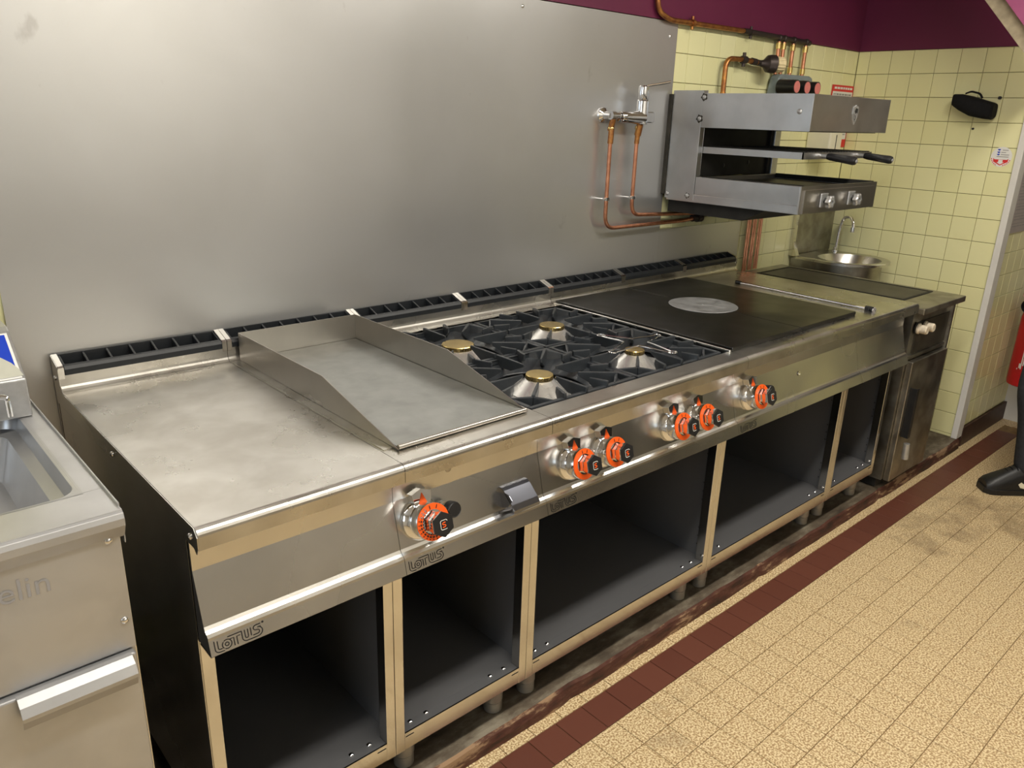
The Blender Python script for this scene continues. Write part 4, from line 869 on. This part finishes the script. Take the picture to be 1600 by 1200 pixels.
MB().cyl((2.60, 0.87, 1.163), (2.625, 0.87, 1.163), 0.016).cyl((2.65, 0.87, 1.163), (2.685, 0.87, 1.163), 0.013).cyl((2.6, 0.875, 1.163), (2.69, 0.875, 1.163), 0.006).build('end_fitting', 'alu', wp)
for i, x in enumerate((2.925, 2.943, 2.972, 2.990, 3.021, 3.040)):
    p = MB().tube([(x, 0.868, 0.8735), (x, 0.868, 1.30), (x, 0.868, 1.64)], 0.0052, 10).build('copper_riser', 'copper', loc=(x, 0.868, 0.8735))
    tag(p, ['first', 'second', 'third', 'fourth', 'fifth', 'sixth'][i] + ' thin copper riser from the left behind the old griddle cabinet', 'pipe', 'copper risers behind the old griddle cabinet')

# ------------------------------------------------------------------ hand basin in the corner
hb = thing('hand_basin', 'round steel hand basin with backplate in the tiled corner', 'sink', (3.6, 0.7, 0.70))
MB().box(3.405, 3.778, 0.876, 0.8895, 0.905, 1.16).build('backplate', 'old', hb)
MB().prism([(0.875, 0.975), (0.875, 1.16), (0.89, 1.16), (0.89, 0.905), (0.845, 0.905)], 3.375, 3.404).build('backplate_return', 'bright', hb)
cx, cy, rz = 3.560, 0.664, 0.905
m = MB(); oc = []; ic = []
for i in range(48):
    a = 2 * pi * i / 48; c, s_ = cos(a), sin(a)
    ro = 0.200
    if s_ > 0:
        kx = 0.187 / max(abs(c), 1e-5); ky = 0.205 / max(s_, 1e-5); ro = min(kx, ky) * (1 if s_ > 0.25 else 1); ro = 0.200 + (min(kx, ky, 0.262) - 0.200) * min(1, s_ / 0.35)
    oc.append((cx + c * ro, cy + s_ * ro)); ic.append((cx + c * 0.155, cy - 0.01 + s_ * 0.150))
def rg_(A, za, B, zb): 
    n = 48; v = [(p[0], p[1], za) for p in A] + [(p[0], p[1], zb) for p in B]; m.add(v, [(i, (i + 1) % n, (i + 1) % n + n, i + n) for i in range(n)], True)
def scl(P, k, c0=(cx, cy - 0.01)): return [(c0[0] + (p[0] - c0[0]) * k, c0[1] + (p[1] - c0[1]) * k) for p in P]
rg_(oc, rz - 0.012, oc, rz); rg_(oc, rz, scl(oc, 0.985, (cx, cy)), rz + 0.003); rg_(scl(oc, 0.985, (cx, cy)), rz + 0.003, ic, rz + 0.0005); rg_(ic, rz + 0.0005, scl(ic, 0.93), rz - 0.03); rg_(scl(ic, 0.93), rz - 0.03, scl(ic, 0.66), rz - 0.10); rg_(scl(ic, 0.66), rz - 0.10, scl(ic, 0.1), rz - 0.118)
m.build('bowl', 'steel', hb)
m = MB(); sk = [(cx + 0.165 * cos(radians(a)), cy + 0.165 * sin(radians(a))) for a in range(180, 361, 8)]
n = len(sk); m.add([(p[0], p[1], rz - 0.012) for p in sk] + [(p[0], p[1], 0.72) for p in sk], [(i, i + 1, i + 1 + n, i + n) for i in range(n - 1)], True)
m.box(cx - 0.165, cx - 0.163, cy, 0.885, 0.72, rz - 0.012).box(cx + 0.163, cx + 0.165, cy, 0.885, 0.72, rz - 0.012)
m.build('skirt', 'old', hb)
tp = thing('basin_tap', 'slim chrome swan neck tap on the hand basin', 'tap', (3.735, 0.80, 0.908))
MB().tube(bend([(3.728, 0.815, 0.908), (3.735, 0.812, 1.03), (3.735, 0.80, 1.085), (3.715, 0.755, 1.095), (3.700, 0.73, 1.075), (3.697, 0.725, 1.04)], 0.035, 6), 0.0085, 12).build('spout', 'chrome', tp)
MB().cyl((3.697, 0.725, 1.045), (3.696, 0.724, 1.02), 0.012).build('nozzle', 'chrome', tp)
MB().lathe([(0.018, 0), (0.018, 0.004), (0.011, 0.008), (0.011, 0.02)], (3.728, 0.815, 0.908), (0, 0, 1), 18).build('tap_base', 'chrome', tp)

# ------------------------------------------------------------------ wall fittings near the corner
sd = thing('soap_dispenser', 'cream soap dispenser on tiles behind the salamander grill', 'dispenser', (3.45, 0.85, 1.42))
MB().box(3.385, 3.505, 0.765, 0.889, 1.40, 1.64).build('cover', 'cream', sd, bevel=0.008)
MB().box(3.441, 3.446, 0.7635, 0.765, 1.43, 1.50).build('sight_slot', 'black', sd)
sn = thing('safety_notice', 'red and white printed notice on the corner tiles behind the grill', 'sign', (3.67, 0.886, 1.44))
MB().box(3.565, 3.785, 0.8865, 0.889, 1.437, 1.735).build('sheet', 'redprint', sn)
MB().box(3.572, 3.778, 0.8858, 0.8864, 1.476, 1.705).build('white_field', 'paper', sn)
tx = MB()
for r_, z in enumerate([1.690, 1.665, 1.640, 1.615, 1.590, 1.568, 1.550, 1.532, 1.516, 1.500, 1.487]):
    x = 3.582
    while x < 3.77 - (r_ % 3) * 0.03: w = random.uniform(0.008, 0.03); tx.box(x, min(x + w, 3.772), 0.8852, 0.8857, z - 0.0025, z + 0.0025 + (0.003 if r_ == 0 else 0)); x += w + 0.006
tx.build('printed_line', 'greyprint', sn)
tx = MB(); x = 3.585
while x < 3.76: w = random.uniform(0.01, 0.03); tx.box(x, min(x + w, 3.77), 0.8858, 0.8864, 1.716, 1.726); x += w + 0.006
tx.box(3.66, 3.69, 0.8858, 0.8864, 1.445, 1.47).box(3.62, 3.63, 0.8858, 0.8864, 1.455, 1.462).box(3.72, 3.73, 0.8858, 0.8864, 1.455, 1.462)
wp_ = tx.build('white_print', 'paper', sn); wp_['kind'] = 'stuff'
bg = thing('black_pouch', 'small black zipped pouch fixed high on the yellow tiles', 'bag', (3.76, 0.285, 1.64))
m = MB(); rings = []
secs = [(0.196, 1.628, 0.030, 0.030), (0.203, 1.626, 0.036, 0.037), (0.235, 1.632, 0.040, 0.040), (0.29, 1.645, 0.044, 0.043), (0.34, 1.662, 0.043, 0.036), (0.372, 1.672, 0.038, 0.026), (0.380, 1.674, 0.024, 0.017)]
V = []
for (y, z, dx, hz) in secs:
    for i in range(16):
        a = 2 * pi * i / 16; c, s_ = cos(a), sin(a); V.append((RX - 0.004 - dx + dx * (abs(c) ** 0.6) * (1 if c > 0 else -1), y, z + hz * (abs(s_) ** 0.6) * (1 if s_ > 0 else -1)))
m.add(V, [(k * 16 + i, k * 16 + (i + 1) % 16, (k + 1) * 16 + (i + 1) % 16, (k + 1) * 16 + i) for k in range(len(secs) - 1) for i in range(16)], True)
m.add(V[:16], [tuple(range(16))]); m.add(V[-16:], [tuple(range(16))])
m.build('case', 'fabric', bg)
MB().tube(bend([(3.73, 0.325, 1.700), (3.725, 0.30, 1.709), (3.725, 0.262, 1.700), (3.73, 0.25, 1.680)], 0.01), 0.0055, 8, flat=0.5).build('strap', 'fabric', bg)
MB().cyl((RX - 0.0, 0.196, 1.684), (RX - 0.012, 0.196, 1.684), 0.007).build('hook', 'black', bg)
tag(MB().cyl((RX, 0.283, 1.548), (RX - 0.004, 0.283, 1.548), 0.005).build('wall_plug', 'black', loc=(RX, 0.283, 1.548)), 'tiny black plug in the yellow tiles below the pouch', 'plug')
rs = thing('round_sticker', 'round white sticker with red arrow panel beside the corner strip', 'sticker', (RX - 0.001, 0.138, 1.43))
def RS(h): return lambda u, v: (RX - 0.0006 - h, 0.138 - u, 1.43 + v)
f_ = RS(0.0); MB().add([f_(0.044 * cos(radians(a)), 0.044 * sin(radians(a))) for a in range(0, 360, 10)], [tuple(range(36))]).build('disc', 'paper', rs)
f_ = RS(0.0004); m = MB(); m.add([f_(u, v) for u, v in ((-0.032, -0.006), (-0.026, -0.012), (0.026, -0.012), (0.032, -0.006), (0.030, -0.022), (0.0, -0.038), (-0.030, -0.022))], [tuple(range(7))])
for a in list(range(195, 250, 12)) + list(range(290, 345, 12)): m.add([f_(r * cos(radians(a + d)), r * sin(radians(a + d))) for r, d in ((0.0385, -4), (0.042, -4), (0.042, 4), (0.0385, 4))], [(0, 1, 2, 3)])
m.build('red_print', 'redprint', rs)
f_ = RS(0.0008); MB().add([f_(u, v) for u, v in ((-0.009, -0.013), (0.009, -0.013), (0.009, -0.024), (0.016, -0.024), (0.0, -0.034), (-0.016, -0.024), (-0.009, -0.024))], [tuple(range(7))]).build('arrow', 'paper', rs)
m = MB(); f_ = RS(0.0005)
for v, u0, u1 in ((0.028, 0.0, 0.024), (0.018, -0.004, 0.016), (0.008, -0.004, 0.030), (-0.001, -0.02, 0.030)): m.add([f_(a, b) for a, b in ((u0, v), (u1, v), (u1, v + 0.003), (u0, v + 0.003))], [(0, 1, 2, 3)])
m.build('grey_print', 'greyprint', rs)
m = MB()
for v in (0.030, 0.019, 0.009): m.add([f_(a, b) for a, b in ((-0.022, v + 0.003), (-0.010, v + 0.004), (-0.008, v), (-0.015, v - 0.004))], [(0, 1, 2, 3)])
m.build('blue_mark', 'blueprint', rs)
nb = thing('notice_board', 'laminated table of printed rules on the return wall', 'poster', (4.0, 0.055, 1.08))
MB().box(3.86, 4.28, 0.0535, 0.0575, 1.085, 1.78).build('sheet', 'board', nb)
tx = MB(); z = 1.76
while z > 1.10:
    tx.box(3.868, 4.272, 0.0530, 0.0534, z, z + 0.0025)
    for q in range(random.choice((2, 3, 4))):
        z -= 0.014
        if z > 1.10:
            x = 3.88
            while x < 4.25: w = random.uniform(0.02, 0.09); tx.box(x, min(x + w, 4.262), 0.0530, 0.0534, z, z + 0.004); x += w + 0.008
    z -= 0.018
tx.build('printed_line', 'greyprint', nb)

# ------------------------------------------------------------------ extinguisher
ex = thing('fire_extinguisher', 'red fire extinguisher hanging by the far doorway', 'extinguisher', (4.27, -0.055, 0.275))
EX, EY, EZ = 4.27, -0.055, 0.275
MB().lathe([(0.060, 0), (0.072, 0.006), (0.076, 0.02), (0.076, 0.36), (0.070, 0.40), (0.050, 0.43), (0.026, 0.445), (0.024, 0.47)], (EX, EY, EZ), (0, 0, 1), 32).build('cylinder', 'red', ex)
MB().cyl((EX, EY, EZ + 0.47), (EX, EY, EZ + 0.51), 0.022).box(EX - 0.015, EX + 0.015, EY - 0.03, EY + 0.09, EZ + 0.505, EZ + 0.515).build('valve', 'alu', ex)
m = MB().lathe([(0.012, 0), (0.030, 0.03), (0.042, 0.10), (0.040, 0.102), (0.026, 0.04)], (EX - 0.03, EY + 0.01, EZ + 0.46), (-0.9, 0.1, -0.25), 24); m.build('horn', 'black', ex)
lb = MB()
def cylp(a, z): return (EX + 0.0765 * cos(radians(a)), EY + 0.0765 * sin(radians(a)), EZ + z)
for a0, a1, z0, z1 in ((178, 190, 0.30, 0.325), (184, 190, 0.275, 0.285), (172, 176, 0.10, 0.24), (160, 190, 0.095, 0.103), (178, 190, 0.12, 0.16), (166, 172, 0.105, 0.13)):
    lb.add([cylp(a0, z0), cylp(a1, z0), cylp(a1, z1), cylp(a0, z1)], [(0, 1, 2, 3)])
lb.build('label', 'paper', ex)
MB().box(EX + 0.077, 4.488, EY - 0.02, EY + 0.02, EZ + 0.30, EZ + 0.34).build('bracket', 'black', ex)

# ------------------------------------------------------------------ person at the right edge
def skin_mesh(name, pts, edges, radii, mat, parent, sub=2):
    me = bpy.data.meshes.new(name); base = wloc(parent); me.from_pydata([Vector(p) - base for p in pts], edges, [])
    me.materials.append(M[mat]); o = bpy.data.objects.new(name, me); COL.objects.link(o); o.parent = parent; WL[o.name] = base
    sk = o.modifiers.new('skin', 'SKIN'); sk.use_smooth_shade = True
    if not me.skin_vertices: me.skin_vertices.new()
    for i, r in enumerate(radii):
        me.skin_vertices[0].data[i].radius = (r, r) if isinstance(r, (int, float)) else r
    me.skin_vertices[0].data[0].use_root = True
    s = o.modifiers.new('sub', 'SUBSURF'); s.levels = sub; s.render_levels = sub
    return o
pe = thing('person', 'person standing in grey trousers and black trainers at the right', 'person', (3.68, -0.42, 0.0))
D = Vector((-0.70, 0.70, 0)); Rv = Vector((-0.70, -0.70, 0)); A1 = Vector((3.515, -0.342, 0)); A2 = A1 - Rv * 0.16 - D * 0.30
def PP(base, f, z, r=0): q = base + D * f + Rv * r; return (q.x, q.y, z)
mid = (A1 + A2) * 0.5 + D * 0.06
def P3(f, z, r=0): return PP(mid, f, z, r)
# body: head, neck, torso, arms
skin_mesh('body', [P3(0, 1.16), P3(0.0, 1.32), P3(0.0, 1.44), P3(0.005, 1.50), P3(0.01, 1.56), P3(0.015, 1.62), P3(0.01, 1.70), P3(0, 1.43, 0.15), P3(-0.02, 1.18, 0.20), P3(0.04, 0.95, 0.22), P3(0.07, 0.88, 0.22), P3(0, 1.43, -0.15), P3(-0.02, 1.18, -0.20), P3(0.04, 0.95, -0.22), P3(0.07, 0.88, -0.22)],
          [(0, 1), (1, 2), (2, 3), (3, 4), (4, 5), (5, 6), (2, 7), (7, 8), (8, 9), (9, 10), (2, 11), (11, 12), (12, 13), (13, 14)],
          [(0.13, 0.09), (0.14, 0.09), (0.10, 0.07), 0.05, 0.055, 0.085, 0.065, 0.05, 0.04, 0.028, 0.030, 0.05, 0.04, 0.028, 0.030], 'skin', pe)
skin_mesh('jacket', [P3(0, 0.98), P3(0, 1.12), P3(0.0, 1.28), P3(0.0, 1.42), P3(0.0, 1.47), P3(0, 1.42, 0.165), P3(-0.02, 1.18, 0.205), P3(0.035, 0.97, 0.22), P3(0, 1.42, -0.165), P3(-0.02, 1.18, -0.205), P3(0.035, 0.97, -0.22)],
          [(0, 1), (1, 2), (2, 3), (3, 4), (3, 5), (5, 6), (6, 7), (3, 8), (8, 9), (9, 10)], [(0.155, 0.11), (0.15, 0.11), (0.16, 0.115), (0.14, 0.10), 0.07, 0.065, 0.052, 0.042, 0.065, 0.052, 0.042], 'navy', pe)
MB().ball(P3(-0.030, 1.690), 0.098, 18, 12, (1.0, 1.0, 0.98)).build('hair', 'hair', pe)
MB().ball(P3(0.078, 1.580), 0.013, 12, 8, (1.0, 1.0, 0.4)).build('mouth', 'pinkpaint', pe)
for s in (-1, 1): MB().ball(P3(0.0, 1.625, s * 0.088), 0.022, 12, 8, (0.6, 0.6, 1.2)).build('ear', 'skin', pe)
for s in (-1, 1): 
    MB().ball(P3(0.074, 1.635, s * 0.030), 0.010).build('eye', 'paper', pe)
    fn = []
    for q in range(5):
        b0 = P3(0.08 + q * 0.004, 0.86, s * (0.215 + (q - 2) * 0.014)); b1 = P3(0.085 + q * 0.004, 0.80 - (0.02 if q in (1, 2) else 0) + (0.03 if q == 4 else 0), s * (0.215 + (q - 2) * 0.016)); fn.append((b0, b1))
    h_ = MB()
    for b0, b1 in fn: h_.tube([b0, tuple((Vector(b0) + Vector(b1)) / 2 + D * 0.004), b1], 0.009, 8)
    h_.build('finger', 'skin', pe)
MB().ball(P3(0.092, 1.61), 0.014, 10, 8, (1, 1, 1.4)).build('nose', 'skin', pe)
def leg_chain(A, side):
    hip = Vector(P3(0, 0.84, -0.085 * side)); kn = Vector(PP(A, 0.065 if side > 0 else 0.10, 0.49)); an = Vector(PP(A, -0.005, 0.125))
    return [PP(A, -0.012, 0.088), tuple(an), tuple(an.lerp(kn, 0.25)), tuple(an.lerp(kn, 0.6) - D * 0.012), tuple(kn), tuple(kn.lerp(hip, 0.5)), tuple(hip)]
L1 = leg_chain(A1, 1); L2 = leg_chain(A2, -1)
skin_mesh('trousers', [P3(0, 1.00), P3(0, 0.90)] + list(reversed(L1)) + list(reversed(L2)), [(0, 1), (1, 2)] + [(i, i + 1) for i in range(2, 8)] + [(1, 9)] + [(i, i + 1) for i in range(9, 15)],
          [(0.155, 0.11), (0.155, 0.12), 0.09, 0.085, 0.074, 0.072, 0.066, 0.074, 0.060, 0.09, 0.085, 0.074, 0.072, 0.066, 0.074, 0.060], 'trouser', pe)
def shoe(A):
    """low trainer: sole and upper lofted along the foot"""
    st_ = [(-0.075, 0.032, 0.02, 0.080), (-0.06, 0.040, 0.0, 0.115), (-0.02, 0.045, 0.0, 0.135), (0.03, 0.047, 0.0, 0.140), (0.07, 0.049, 0.0, 0.122), (0.12, 0.053, 0.0, 0.095), (0.150, 0.054, 0.0, 0.080), (0.175, 0.050, 0.0, 0.066), (0.190, 0.040, 0.004, 0.052)]
    m = MB(); V = []
    for f, hw, z0, z1 in st_:
        for i in range(14):
            a = pi * i / 13; V.append(PP(A, f, 0.022 + (z1 - 0.022) * (max(0.0, sin(a)) ** 0.7), cos(a) * hw))
    m.add(V, [(k * 14 + i, k * 14 + i + 1, (k + 1) * 14 + i + 1, (k + 1) * 14 + i) for k in range(len(st_) - 1) for i in range(13)], True)
    m.add(V[:14], [tuple(range(14))]); m.add(V[-14:], [tuple(range(14))])
    u = m.build('shoe', 'leather', pe)
    m = MB(); out = [(f, hw + 0.004) for f, hw, a, b in st_]; out[0] = (-0.083, 0.024); out[-1] = (0.197, 0.032)
    P = [PP(A, f, 0, hw) for f, hw in out] + [PP(A, f, 0, -hw) for f, hw in reversed(out)]
    n = len(P); m.add([(p[0], p[1], 0.0005) for p in P] + [(p[0], p[1], 0.028) for p in P], [tuple(range(n)), tuple(range(n, 2 * n))] + [(i, (i + 1) % n, (i + 1) % n + n, i + n) for i in range(n)])
    m.build('sole', 'leather', u, bevel=0.003)
    lc = MB()
    for q in range(5):
        f = 0.045 + q * 0.018; z = 0.138 - q * 0.0115; lc.tube([PP(A, f, z - 0.014, 0.026), PP(A, f, z, 0.010), PP(A, f, z, -0.010), PP(A, f, z - 0.014, -0.026)], 0.003, 6)
    lc.build('laces', 'fabric', u)
    sw = MB()
    pts = [(0.062, 0.056), (0.050, 0.040), (0.030, 0.036), (0.005, 0.040), (-0.02, 0.052), (-0.055, 0.080), (-0.02, 0.064), (0.010, 0.056), (0.034, 0.056), (0.050, 0.066)]
    for s in (1, -1): sw.add([PP(A, f, z, s * (0.0500 - max(0, z - 0.05) * 0.08)) for f, z in pts], [tuple(range(len(pts)))])
    sw.build('side_flash', 'cream', u)
shoe(A1); shoe(A2)

# ------------------------------------------------------------------ ceiling lights, unseen equipment added opposite for reflections
for i, (lx, ly, pw) in enumerate(LIGHTS):
    t = thing('ceiling_light', ['long fluorescent ceiling light over the near end of the range', 'long fluorescent ceiling light over the far end of the range', 'long fluorescent ceiling light over the left unit', 'added ceiling light turned to brighten the opposite wall'][i], 'lamp', (lx, ly, 2.6), None)
    MB().box(lx - 0.75, lx + 0.75, ly - 0.1, ly + 0.1, 2.565, 2.599).build('housing', 'white', t)
    MB().box(lx - 0.73, lx + 0.73, ly - 0.085, ly + 0.085, 2.556, 2.5645).build('diffuser', 'lamp', t)
oc_ = thing('reflection_counter', 'long grey unseen counter added against the opposite wall for reflections', 'counter', (0.2, -2.85, 0.0))  # unseen, put in for the splashback and front panels to reflect
MB().box(-2.2, 2.4, -3.19, -2.55, 0.10, 0.86).build('carcass', 'counter', oc_); MB().box(-2.2, 2.4, -3.195, -2.52, 0.861, 0.90).build('worktop', 'steel', oc_); MB().box(-2.2, 2.4, -3.19, -2.62, 0.0, 0.099).build('plinth', 'void', oc_)
ov = thing('reflection_shelf', 'dark shelf unit added unseen on the opposite counter for reflections', 'shelf', (0.2, -3.05, 0.90))  # unseen, put in for the band reflected in the splashback
MB().box(-2.1, 2.3, -3.19, -2.9, 0.985, 1.19).build('cabinet', 'counter', ov)
for x in (-2.05, 0.1, 2.22): MB().box(x, x + 0.05, -3.15, -2.95, 0.901, 0.984).build('foot', 'darkunit', ov)
fz = thing('reflection_block', 'tall dark fridge in the opposite corner, unseen, added for reflections', 'reflection_block', (3.3, -2.85, 0.0))  # unseen dark block added so the hob and hotplate panels reflect dark
MB().box(2.5, 4.1, -3.19, -2.5, 0.05, 0.92).build('body', 'darkunit', fz); MB().box(2.6, 4.0, -3.15, -2.55, 0.0, 0.05).build('plinth', 'void', fz)
MB().box(3.28, 3.30, -2.499, -2.47, 0.4, 0.9).build('handle', 'steel', fz)
dd = struct(MB().box(4.465, 4.489, -1.12, -0.20, 0.0, 2.05).build('door_1', 'darkunit')); MB().box(4.44, 4.464, -1.06, -1.03, 0.98, 1.10).build('door_handle', 'steel', dd)
zz = 0.10
while zz < 1.85:
    for k in range(6): wall_tile(we, 'xr', -1.78 + k * T, -1.78 + (k + 1) * T, zz, zz + T, 4.484)
    zz += T
sc_ = thing('reflection_cabinet', 'low dark unseen cabinet added by the far right wall for reflections', 'cabinet', (4.1, -2.15, 0.0))  # second unseen dark block, added to darken the panel reflections
MB().box(3.7, 4.45, -2.44, -1.82, 0.06, 0.96).build('body', 'darkunit', sc_); MB().box(3.75, 4.4, -2.4, -1.88, 0.0, 0.06).build('plinth', 'void', sc_)
